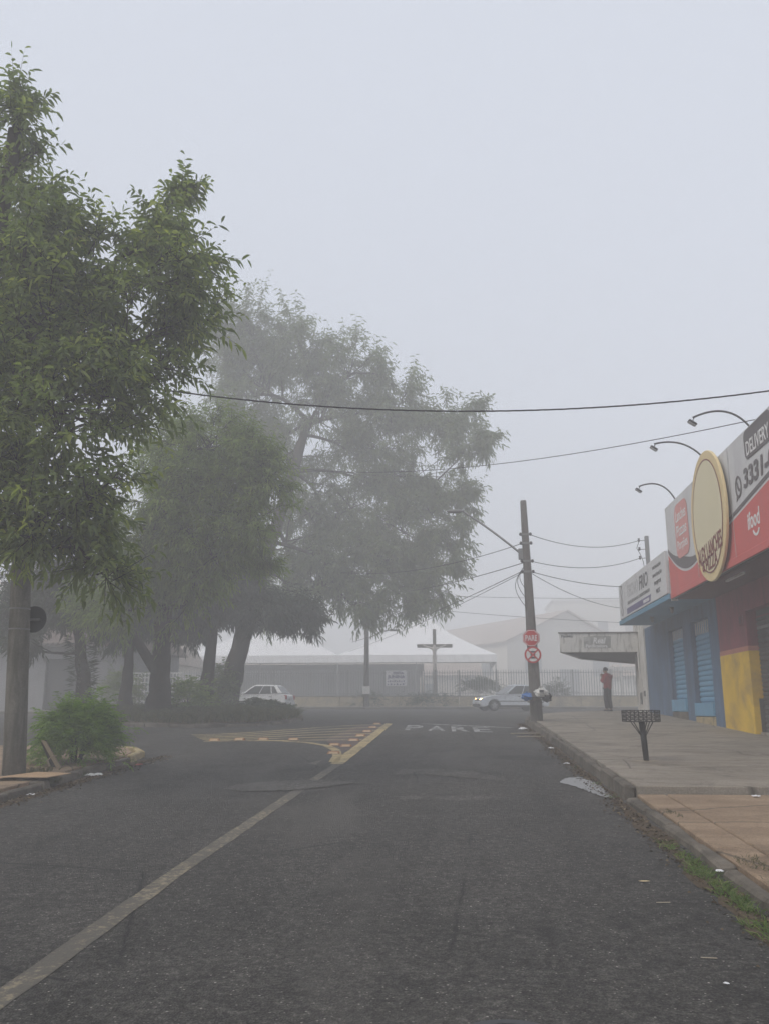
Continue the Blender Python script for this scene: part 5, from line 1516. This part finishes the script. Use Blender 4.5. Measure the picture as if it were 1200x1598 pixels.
# ------------------------------------------------------------------ cars
def car(name, label, loc, rotz, paint, lit=False, slope=0.0):
    t = thing(name, label, 'car', loc, rotz)
    L0, L1 = -1.93, 1.95
    rw = .29; xf, xr = 1.22, -1.22
    def arch(xc, n=9):
        return [(xc + .345 * math.cos(a), .27 + .345 * math.sin(a)) for a in np.linspace(math.pi, 0, n)]
    prof = [(L0, .30), (L0 + .03, .62), (L0 + .02, .80), (-1.72, .90), (-1.0, .90), (.62, .86), (1.2, .79), (1.72, .70), (1.88, .62), (L1, .50), (L1 - .01, .28), (L1 - .12, .20)]
    bot = arch(xf)[::-1] + arch(xr)[::-1]
    bot = [(x, z) for x, z in bot]
    poly = prof + [p for p in bot[:9]] + [p for p in bot[9:]] + [(L0 + .1, .22)]
    # fix: run along the sill between arches
    w = .80
    b = MB(); b.prism([(x, -w, z) for x, z in poly], (0, 2 * w, 0))
    def taper(p):
        x, y, z = p
        k = 1.0
        if z > .55: k -= .07 * (z - .55) / .35
        if z < .35: k -= .02
        if x > 1.2: k -= .13 * ((x - 1.2) / .75) ** 2
        if x < -1.3: k -= .08 * ((-1.3 - x) / .63) ** 2
        return (x, y * k, z)
    b.v = [taper(p) for p in b.v]
    body = b.build('body', paint, t, world=False, bevel=.035, seg=2); autosmooth(body, 35)
    # greenhouse
    wb, wt = .735, .565
    B = [(-1.72, .89), (.66, .855)]; T = [(-1.28, 1.38), (-.10, 1.40)]
    v = [(B[0][0], -wb, B[0][1]), (B[1][0], -wb, B[1][1]), (B[1][0], wb, B[1][1]), (B[0][0], wb, B[0][1]),
         (T[0][0], -wt, T[0][1]), (T[1][0], -wt, T[1][1]), (T[1][0], wt, T[1][1]), (T[0][0], wt, T[0][1])]
    b = MB(); b.hexa(v); cab = b.build('cabin', paint, t, world=False, bevel=.07, seg=3); autosmooth(cab, 35)
    V = [Vector(p) for p in v]
    def pane(q, ua, ub, va, vb, ub2=None, ua2=None, nm='window'):
        """bilinear patch on quad q (bl, br, tr, tl), slightly proud"""
        ub2 = ub if ub2 is None else ub2; ua2 = ua if ua2 is None else ua2
        def bl(u_, v_): return (q[0].lerp(q[1], u_)).lerp(q[3].lerp(q[2], u_), v_)
        nrm = (q[1] - q[0]).cross(q[3] - q[0]).normalized()
        P4 = [bl(ua, va), bl(ub, va), bl(ub2, vb), bl(ua2, vb)]
        b = MB(); b.prism([p - nrm * .02 for p in P4], nrm * .028)
        return b.build(nm, M['glass'], t, world=False)
    side_r = [V[0], V[1], V[5], V[4]]; side_l = [V[2], V[3], V[7], V[6]]
    # right side (-Y): u from rear to front
    pane(side_r, .57, .935, .10, .86, .90, .555); pane(side_r, .265, .545, .10, .86, .53, .24); pane(side_r, .09, .235, .14, .84, .21, .10)
    pane(side_l, .065, .43, .10, .86, .445, .10); pane(side_l, .455, .735, .10, .86, .76, .47); pane(side_l, .765, .91, .14, .84, .90, .79)
    pane([V[1], V[2], V[6], V[5]], .07, .93, .06, .90, None, None, 'windscreen')
    pane([V[3], V[0], V[4], V[7]], .10, .90, .14, .86, None, None, 'rear_window')
    # wheels
    for x in (xf, xr):
        for s in (-1, 1):
            b = MB(); b.lathe([(.20, -.085), (.275, -.09), (.29, -.06), (.29, .06), (.275, .09), (.20, .085)], (x, s * .70, .29), 20, 'y'); wh = b.build('wheel', M['tyre'], t, world=False); autosmooth(wh, 40)
            b = MB(); b.lathe([(.195, s * .07 - .01), (.195, s * .088), (.15, s * .082), (.06, s * .094), (.02, s * .094)][::1], (x, s * .70, .29), 16, 'y'); b.build('rim', M['rim'], wh, world=False)
            b = MB()
            for k in range(5):
                a = 2*math.pi*k/5; b.box((-.02, -.004, .05), (.02, .004, .19), Matrix.Translation((x, s * .70 + s * .093, .29)) @ Matrix.Rotation(a, 4, 'Y'))
            b.build('spokes', M['rim'], wh, world=False)
    # bumpers, grille, plates, lamps
    b = MB(); b.box((1.80, -.66, .22), (1.985, .66, .46)); b.v = [(x - (.10 if abs(y) > .5 and x > 1.9 else 0), y, z) for x, y, z in b.v]; b.build('front_bumper', paint if lit else M['bumper'], t, world=False, bevel=.04, seg=2)
    b = MB(); b.box((1.93, -.48, .25), (1.992, .48, .37)); b.build('air_intake', M['bumper'], t, world=False)
    b = MB(); b.box((-2.0, -.68, .26), (-1.84, .68, .52)); b.build('rear_bumper', paint, t, world=False, bevel=.04, seg=2)
    b = MB(); b.box((1.86, -.30, .52), (1.93, .30, .63)); gr = b.build('grille', M['bumper'], t, world=False)
    b = MB(); b.lathe([(.001, 1.93), (.055, 1.93), (.055, 1.945), (.001, 1.945)], (0, 0, .585), 12, 'x'); b.build('badge', M['rim'], gr, world=False)
    b = MB(); b.box((1.985, -.2, .38), (2.0, .2, .48)); b.build('number_plate', M['plate'], t, world=False)
    b = MB(); b.box((-2.01, -.2, .60), (-1.90, .2, .71)); b.build('number_plate', M['plate'], t, world=False)
    for s in (-1, 1):
        b = MB(); b.hexa([(1.70, s * .42, .52), (1.91, s * .34, .52), (1.80, s * .60, .52), (1.60, s * .67, .53), (1.69, s * .42, .66), (1.865, s * .34, .645), (1.76, s * .60, .67), (1.58, s * .665, .69)])
        b.build('headlamp', M['headlamp'] if lit else M['lampglass'], t, world=False, bevel=.012)
        b = MB(); b.box((-1.95, s * .65 - .08, .62), (-1.80, s * .65 + .05, .84)); b.build('tail_lamp', M['tail'], t, world=False, bevel=.015)
        b = MB(); b.box((.42, s * .80 - .07, .88), (.52, s * .80 + .07, 1.0)); b.build('mirror', paint, t, world=False, bevel=.025)
        b = MB(); b.box((-1.45, s * .795 - .012, .49), (1.0, s * .795 + .012, .53)); b.box((-.86, s * .795 - .01, .24), (.86, s * .795 + .01, .30)); b.build('side_moulding', M['bumper'], t, world=False)
        for x in (-.28, -1.12):
            b = MB(); b.box((x, s * .765 - .012, .745), (x + .13, s * .765 + .012, .775)); b.build('door_handle', M['bumper'], t, world=False)
        b = MB()
        for x in (.60, -.36, -1.16): b.box((x, s * .782 - .004, .32), (x + .012, s * .782 + .006, .84))
        b.build('door_gap', M['bumper'], t, world=False)
    b = MB(); b.box((-1.7, -.55, .2), (1.7, .55, .3)); b.build('underbody', M['bumper'], t, world=False)
    t.rotation_euler = (0, slope, rotz)
    return t
car('silver_car', 'silver four-door hatchback with its headlamps lit, turning at the junction', (2.75, 48.6, gz(48.6) + .01), R(180 + 19), M['silver'], True)
car('white_car', 'white hatchback parked behind the island trunks', (-10.9, 47, gz(47) + .01), R(180 - 8), M['car_white'])

# ------------------------------------------------------------------ person under the canopy
px_, py_ = 5.92, 36.05
pg = gz(py_) + .2
if py_ > 35: pg = gz(py_)
PE = thing('person', 'person in a red jacket and dark trousers standing under the concrete canopy', 'person', (px_, py_, gz(py_) + .2), R(0))
PS = .98
def pw(v): 
    a = R(140)          # facing left and away from the camera
    x, y, z = v
    return (px_ + PS * (x * math.cos(a) - y * math.sin(a)), py_ + PS * (x * math.sin(a) + y * math.cos(a)), PS * z + gz(py_) + .2)
# local frame: +x forward, +y to the left hand
J = [(0, 0, .95), (-.02, 0, 1.12), (-.03, 0, 1.30), (-.01, 0, 1.46), (.03, 0, 1.53), (.06, 0, 1.61), (.07, 0, 1.70),
     (-.03, .17, 1.42), (.02, .25, 1.16), (.17, .14, 1.28), (.21, .07, 1.37),
     (-.03, -.17, 1.42), (.02, -.25, 1.16), (.17, -.14, 1.28), (.21, -.07, 1.37),
     (.0, .09, .90), (.03, .10, .50), (-.02, .11, .10), (.10, .12, .04),
     (.0, -.09, .90), (.0, -.10, .50), (-.06, -.11, .10), (.06, -.13, .04)]
Ed = [(0, 1), (1, 2), (2, 3), (3, 4), (4, 5), (5, 6), (3, 7), (7, 8), (8, 9), (9, 10), (3, 11), (11, 12), (12, 13), (13, 14), (0, 15), (15, 16), (16, 17), (17, 18), (0, 19), (19, 20), (20, 21), (21, 22)]
Rr = [(.12, .10), (.12, .095), (.14, .10), (.10, .08), .05, (.085, .095), (.075, .085), .055, .042, .034, .03, .055, .042, .034, .03, .075, .055, .04, .035, .075, .055, .04, .035]
v, f = skin_mesh(J, Ed, Rr, 2)
b = MB(); b.add([pw(p) for p in v], f); b.build('body', M['skin'], PE, smooth=True)
# face and hands
b = MB()
for y in (-.03, .03): b.lathe([(.001, -.012), (.012, 0), (.001, .012)], (.148, y, 1.655), 8)
b.v = [pw(p) for p in b.v]; b.build('eyes', M['hair'], PE)
b = MB(); b.hexa([(.14, -.015, 1.60), (.175, -.012, 1.60), (.175, .012, 1.60), (.14, .015, 1.60), (.14, -.008, 1.66), (.15, -.006, 1.66), (.15, .006, 1.66), (.14, .008, 1.66)]); b.v = [pw(p) for p in b.v]; b.build('nose', M['skin'], PE, bevel=.004)
for s in (-1, 1):
    jn = [(.21, s * .07, 1.37), (.23, s * .055, 1.43)]; ed = [(0, 1)]; rd = [.03, .028]
    for k in range(4):
        o0 = len(jn); yy = s * (.09 - .022 * k)
        jn += [(.235, yy, 1.465 + .004 * k), (.225, yy - s * .01, 1.50), (.205, yy - s * .02, 1.52)]; ed += [(1, o0), (o0, o0 + 1), (o0 + 1, o0 + 2)]; rd += [.011, .010, .008]
    o0 = len(jn); jn += [(.19, s * .035, 1.43), (.19, s * .02, 1.47)]; ed += [(0, o0), (o0, o0 + 1)]; rd += [.012, .009]
    v, f = skin_mesh(jn, ed, rd, 1)
    b = MB(); b.add([pw(p) for p in v], f); b.build('hand', M['skin'], PE, smooth=True)
# jacket
Jj = [(0, 0, .80), (-.02, 0, 1.08), (-.03, 0, 1.28), (-.015, 0, 1.44), (.02, 0, 1.51),
      (-.03, .18, 1.42), (.02, .26, 1.16), (.17, .15, 1.28), (-.03, -.18, 1.42), (.02, -.26, 1.16), (.17, -.15, 1.28)]
Ej = [(0, 1), (1, 2), (2, 3), (3, 4), (3, 5), (5, 6), (6, 7), (3, 8), (8, 9), (9, 10)]
v, f = skin_mesh(Jj, Ej, [(.215, .17), (.205, .16), (.225, .17), (.17, .14), (.085, .085), .105, .085, .07, .105, .085, .07], 2)
b = MB(); b.add([pw(p) for p in v], f); b.build('jacket', M['jacket'], PE, smooth=True)
Jt = [(0, 0, .97), (.0, .095, .86), (.03, .105, .50), (-.02, .115, .09), (.0, -.095, .86), (.0, -.105, .50), (-.06, -.115, .09)]
v, f = skin_mesh(Jt, [(0, 1), (1, 2), (2, 3), (0, 4), (4, 5), (5, 6)], [(.13, .11), .115, .100, .082, .115, .100, .082], 2)
b = MB(); b.add([pw(p) for p in v], f); b.build('trousers', M['trousers'], PE, smooth=True)
for s, x0 in ((1, -.02), (-1, -.06)):
    v, f = skin_mesh([(x0 - .07, s * .115, .045), (x0 + .06, s * .12, .05), (x0 + .18, s * .13, .035)], [(0, 1), (1, 2)], [(.04, .045), (.045, .045), (.045, .033)], 2)
    b = MB(); b.add([pw(p) for p in v], f); b.build('shoe', M['shoe'], PE, smooth=True)
b = MB()
vs = []
for i in range(8):
    t = (math.pi * .62) * i / 7
    for k in range(14):
        q = 2*math.pi*k/14
        vs.append((.045 + .108 * math.sin(t) * math.cos(q) - .02 * (i / 7), .093 * math.sin(t) * math.sin(q), 1.675 + .108 * math.cos(t)))
b.add(vs, [(i*14+k, (i+1)*14+k, (i+1)*14+(k+1) % 14, i*14+(k+1) % 14) for i in range(7) for k in range(14)])
b.v = [pw(p) for p in b.v]; b.build('hair', M['hair'], PE, smooth=True)

# ------------------------------------------------------------------ street basket
BK = thing('street_basket', 'black metal rubbish basket on a post on the right pavement', 'basket', (3.21, 15.9, gz(15.9) + .2))
bg = gz(15.9) + .2
b = MB(); b.tube([(3.21, 15.9, bg - .02), (3.17, 15.9, bg + .66)], [.048, .055], 10); b.build('post', M['black_metal'], BK, smooth=True)
for dx, dy in ((-.17, -.14), (.17, -.14), (-.17, .14), (.17, .14), (-.07, -.1), (.07, -.1)):
    b = MB(); b.tube([(3.19, 15.9, bg + (.36 if abs(dx) > .1 else .45)), (3.17 + dx, 15.9 + dy, bg + .67)], .009, 5); b.build('strut', M['black_metal'], BK)
cx, cyb, zb_, hb, wx_, wy_ = 3.16, 15.9, bg + .665, .19, .285, .2
def expanded(name, p0, du, nu):
    """pierced metal side: three bars and wavy strap between uprights"""
    b = MB(); p0 = Vector(p0); du = Vector(du)
    th = Vector((-du.y, du.x, 0)).normalized() * .006
    for r in range(4):
        z = zb_ + hb * r / 3
        hh = .013
        v0 = p0 + Vector((0, 0, z - hh / 2 - p0.z)); 
        b.hexa([v0, v0 + du, v0 + du + th, v0 + th, v0 + Vector((0, 0, hh)), v0 + du + Vector((0, 0, hh)), v0 + du + th + Vector((0, 0, hh)), v0 + th + Vector((0, 0, hh))])
    for i in range(nu + 1):
        q = p0 + du * (i / nu); w = .016 if i % 3 == 0 else .0; d = du.normalized() * w
        q = Vector((q.x, q.y, zb_))
        if w: b.hexa([q - d/2, q + d/2, q + d/2 + th, q - d/2 + th] + [p + Vector((0, 0, hb)) for p in (q - d/2, q + d/2, q + d/2 + th, q - d/2 + th)])
    for r in range(3):
        for i in range(nu):
            a0 = p0 + du * (i / nu); a1 = p0 + du * ((i + 1) / nu)
            z0 = zb_ + hb * (r + (.28 if i % 2 else .72)) / 3; z1 = zb_ + hb * (r + (.72 if i % 2 else .28)) / 3
            b.tube([(a0.x, a0.y, z0), (a1.x, a1.y, z1)], .006, 4)
    b.build(name, M['black_metal'], BK)
for x0, y0, dx, dy in ((-1, -1, 2, 0), (1, -1, 0, 2), (1, 1, -2, 0), (-1, 1, 0, -2)):
    expanded('side_panel', (cx + x0 * wx_, cyb + y0 * wy_, zb_), (dx * wx_, dy * wy_, 0), 12 if dx else 9)
b = MB(); b.box((cx - wx_, cyb - wy_, zb_ - .006), (cx + wx_, cyb + wy_, zb_)); b.build('bottom', M['black_metal'], BK)
o = drape('footing', wobble_poly(3.21, 15.85, .19, .16, 14, .2, 3), .208, M['plank'], BK)

# ------------------------------------------------------------------ road studs
sd_mesh = None
stud_spots = [(-2.72, 19.2, 'nearest road stud, at the point of the hatched zone'), (-3.0, 21.3, 'road stud on the curved yellow edge nearest the point'), (-2.68, 21.0, 'second road stud along the straight yellow edge'), (-2.7, 22.7, 'third road stud along the straight yellow edge'), (-2.7, 24.3, 'fourth road stud along the straight yellow edge'), (-2.7, 26.0, 'fifth road stud along the straight yellow edge'), (-2.72, 27.8, 'sixth road stud along the straight yellow edge'), (-2.75, 29.6, 'farthest road stud along the straight yellow edge'),
              (-4.3, 22.9, 'road stud on the curved edge, right of a chain of four'), (-5.1, 22.95, 'second road stud from the right on the curved edge chain'), (-5.7, 22.85, 'third road stud from the right on the curved edge chain'), (-6.3, 22.6, 'last road stud at the left end of the curved edge')]
for i, (x, y, lb) in enumerate(stud_spots):
    t = thing('road_stud', lb, 'road stud', (x, y, gz(y)), random.uniform(-.15, .15), 'orange road studs around the hatched zone')
    if i == 0:
        b = MB(); b.hexa([(-.15, -.10, -.02), (.15, -.10, -.02), (.15, .10, -.02), (-.15, .10, -.02), (-.11, -.05, .055), (.11, -.05, .055), (.11, .05, .055), (-.11, .05, .055)]); sd_mesh = b.build('block', M['stud'], t, world=False, bevel=.008)
        b = MB(); b.hexa([(-.10, -.094, .004), (.10, -.094, .004), (.09, -.066, .04), (-.09, -.066, .04), (-.10, -.098, .006), (.10, -.098, .006), (.09, -.07, .043), (-.09, -.07, .043)]); sd_ref = b.build('reflector', M['stud_ref'], t, world=False)
    else:
        clone(sd_mesh, t); clone(sd_ref, t)

# ------------------------------------------------------------------ litter
def scrap(name, label, x, y, off, s, mat, seed, cat='litter', flat=.45, group='litter along the kerbs'):
    rr = random.Random(seed); N = 7
    b = MB(); vs = []
    for j in range(N):
        for i in range(N):
            u, v = (i / (N - 1) - .5) * 2, (j / (N - 1) - .5) * 2
            ed = 1 - .25 * rr.random() if max(abs(u), abs(v)) > .9 else 1
            X = x + s * (u * ed + rr.uniform(-.14, .14)) * (1 - .35 * abs(v))
            Y = y + s * .8 * (v * ed + rr.uniform(-.14, .14)) * (1 - .3 * abs(u))
            vs.append((X, Y, gz(Y) + off + .006 + s * flat * rr.random() * (1.1 - .7 * max(abs(u), abs(v)))))
    b.add(vs, [(j*N+i, j*N+i+1, (j+1)*N+i+1, (j+1)*N+i) for j in range(N - 1) for i in range(N - 1)])
    o = b.build(name, mat); tag(o, label, cat, group); return o
scrap('crumpled_paper', 'white crumpled paper on the brown pavement below the step', 3.85, 12.25, .11, .07, M['paper'], 1)
scrap('crumpled_paper', 'white paper scrap caught in the gutter grass', 2.2, 8.15, .04, .045, M['paper'], 2)
scrap('crumpled_paper', 'crumpled white tissue on the asphalt below the cardboard sheet', -6.2, 12.62, .0, .075, M['paper'], 4)
scrap('plastic_bag', 'flat pale plastic bag lying in the gutter before the feathery bush', -6.28, 15.0, .0, .2, M['bag_white'], 6, flat=.3)
scrap('crumpled_paper', 'reddish crumpled wrapper near the kerb corner, left', -6.1, 16.7, .0, .09, M['paper_red'], 7)
scrap('crumpled_paper', 'white litter heap in the gutter at the foot of the utility pole', 1.9, 27.2, .0, .17, M['paper'], 9)
scrap('crumpled_paper', 'white scrap in the gutter halfway to the utility pole', 2.05, 20.6, .0, .09, M['paper'], 10)
scrap('crumpled_paper', 'small white scrap in the gutter nearest the wet cement', 2.0, 17.3, .0, .07, M['paper'], 12)
def plank(label, x, y, rz, L, w, mat, name='plank', off=.0, th=.025, cat='litter'):
    b = MB(); m4 = Matrix.Translation((x, y, gz(y) + off + .002)) @ Matrix.Rotation(rz, 4, 'Z') @ Matrix.Rotation(math.atan(.0444) * math.sin(rz), 4, 'Y').inverted()
    b.box((-L/2, -w/2, 0), (L/2, w/2, th), m4); o = b.build(name, mat, bevel=.004); tag(o, label, cat, 'litter along the kerbs'); return o
plank('upper of two pale planks in the gutter near the utility pole', 1.85, 25.2, .25, .9, .12, M['plank'], off=.01)
plank('lower of two pale planks in the gutter near the utility pole', 1.95, 24.0, .2, .9, .10, M['plank'], off=.01)
plank('short pale strip lying on the asphalt near the bottom right', 1.52, 7.25, .1, .11, .012, M['plank'], 'wood_strip', th=.006)
plank('curled pale strip lying on the asphalt lowest at right', 1.5, 5.95, -.1, .10, .012, M['plank'], 'wood_strip', th=.006)
scrap('paper_scrap', 'white scrap on the asphalt nearest the bottom right corner', 1.47, 5.5, 0, .022, M['paper'], 14)
o = drape('fallen_leaf', [(1.46, 7.9), (1.49, 7.885), (1.53, 7.89), (1.565, 7.91), (1.53, 7.925), (1.49, 7.92)], .012, M['sign_cream']); tag(o, 'single pale fallen leaf on the asphalt', 'leaf')
CB = thing('cardboard_sheet', 'flattened cardboard sheet over the broken left kerb', 'cardboard', (-6.6, 13.5, gz(13.5) + .15))
g_ = gz(13.5)
b = MB(); b.prism([(-6.82, 13.15, g_ + .17), (-6.28, 13.25, g_ + .16), (-6.12, 13.75, g_ + .19), (-6.72, 13.85, g_ + .2)], (0, 0, .008)); b.build('panel', M['cardboard'], CB)
b = MB(); b.prism([(-7.15, 13.1, g_ + .15), (-6.83, 13.16, g_ + .168), (-6.73, 13.84, g_ + .198), (-7.1, 13.7, g_ + .15)], (0, 0, .008)); b.build('flap', M['cardboard'], CB)
b = MB(); b.hexa([(-6.7, 13.1, g_ - .02), (-6.25, 13.15, g_ - .02), (-6.25, 13.4, g_ - .02), (-6.7, 13.4, g_ - .02), (-6.7, 13.12, g_ + .12), (-6.28, 13.2, g_ + .1), (-6.3, 13.4, g_ + .12), (-6.7, 13.4, g_ + .13)])
BKB = b.build('broken_kerb_block', M['kerb'], bevel=.02); tag(BKB, 'broken kerb block under the cardboard sheet', 'kerb block')
# gutter debris: crumbs, leaves and grit along the kerbs
n = 5200
ys = np.concatenate([RNG.uniform(4.5, 30, 3600), RNG.uniform(10, 18.5, 1600)])
xs = np.concatenate([2.16 - np.abs(RNG.normal(0, .13, 3600)), -6.26 + np.abs(RNG.normal(0, .16, 1600))])
P = np.stack([xs, ys, np.array([gz(y) for y in ys]) + .006], 1)
dd = unit(np.concatenate([RNG.normal(0, 1, (n, 2)), RNG.normal(.1, .15, (n, 1))], 1))
V, F = leaves(P, dd, RNG.uniform(.015, .06, n), RNG.uniform(.01, .035, n), .3, .0)
M['debris_leaf'] = leafmat('debris_leaf', [(0, (.025, .02, .015)), (.6, (.12, .085, .05)), (.93, (.22, .17, .11)), (1, (.5, .48, .44))], .1, .9)
o = mesh_np('gutter_debris', V, F, M['debris_leaf'], np.repeat(np.clip(RNG.beta(1.6, 2.2, n), 0, 1), 2)); tag(o, 'leaf litter and grit collected along the kerbs', 'debris', None, 'stuff')
# strip of dirt in the right gutter
strip('gutter_dirt', [(2.08, -2), (2.05, 7), (2.1, 12), (2.12, 20), (2.06, 27), (1.98, 30)], .22, .005, M['debris'], jit=.05)['kind'] = 'structure'
strip('gutter_dirt', [(-6.2, -2), (-6.18, 8), (-6.15, 13.2), (-6.3, 16.5), (-6.3, 17.6)], .22, .005, M['debris'], jit=.05)['kind'] = 'structure'

# ------------------------------------------------------------------ fog
b = MB(); b.box((-262, -58, -3.8), (262, 330, 27.5))
hz_o = b.build('haze', None)
hz_o.data.materials.clear()
m = bpy.data.materials.new('haze'); m.use_nodes = True
nt = m.node_tree; nt.nodes.clear()
pv = nt.nodes.new('ShaderNodeVolumePrincipled')
pv.inputs['Color'].default_value = (.985, .99, 1.0, 1)
pv.inputs['Density'].default_value = HAZE_DENSITY
pv.inputs['Anisotropy'].default_value = 0.0
ou = nt.nodes.new('ShaderNodeOutputMaterial')
nt.links.new(pv.outputs[0], ou.inputs['Volume'])
hz_o.data.materials.append(m)
tag(hz_o, 'thick pale morning fog filling the street', 'fog', None, 'stuff')
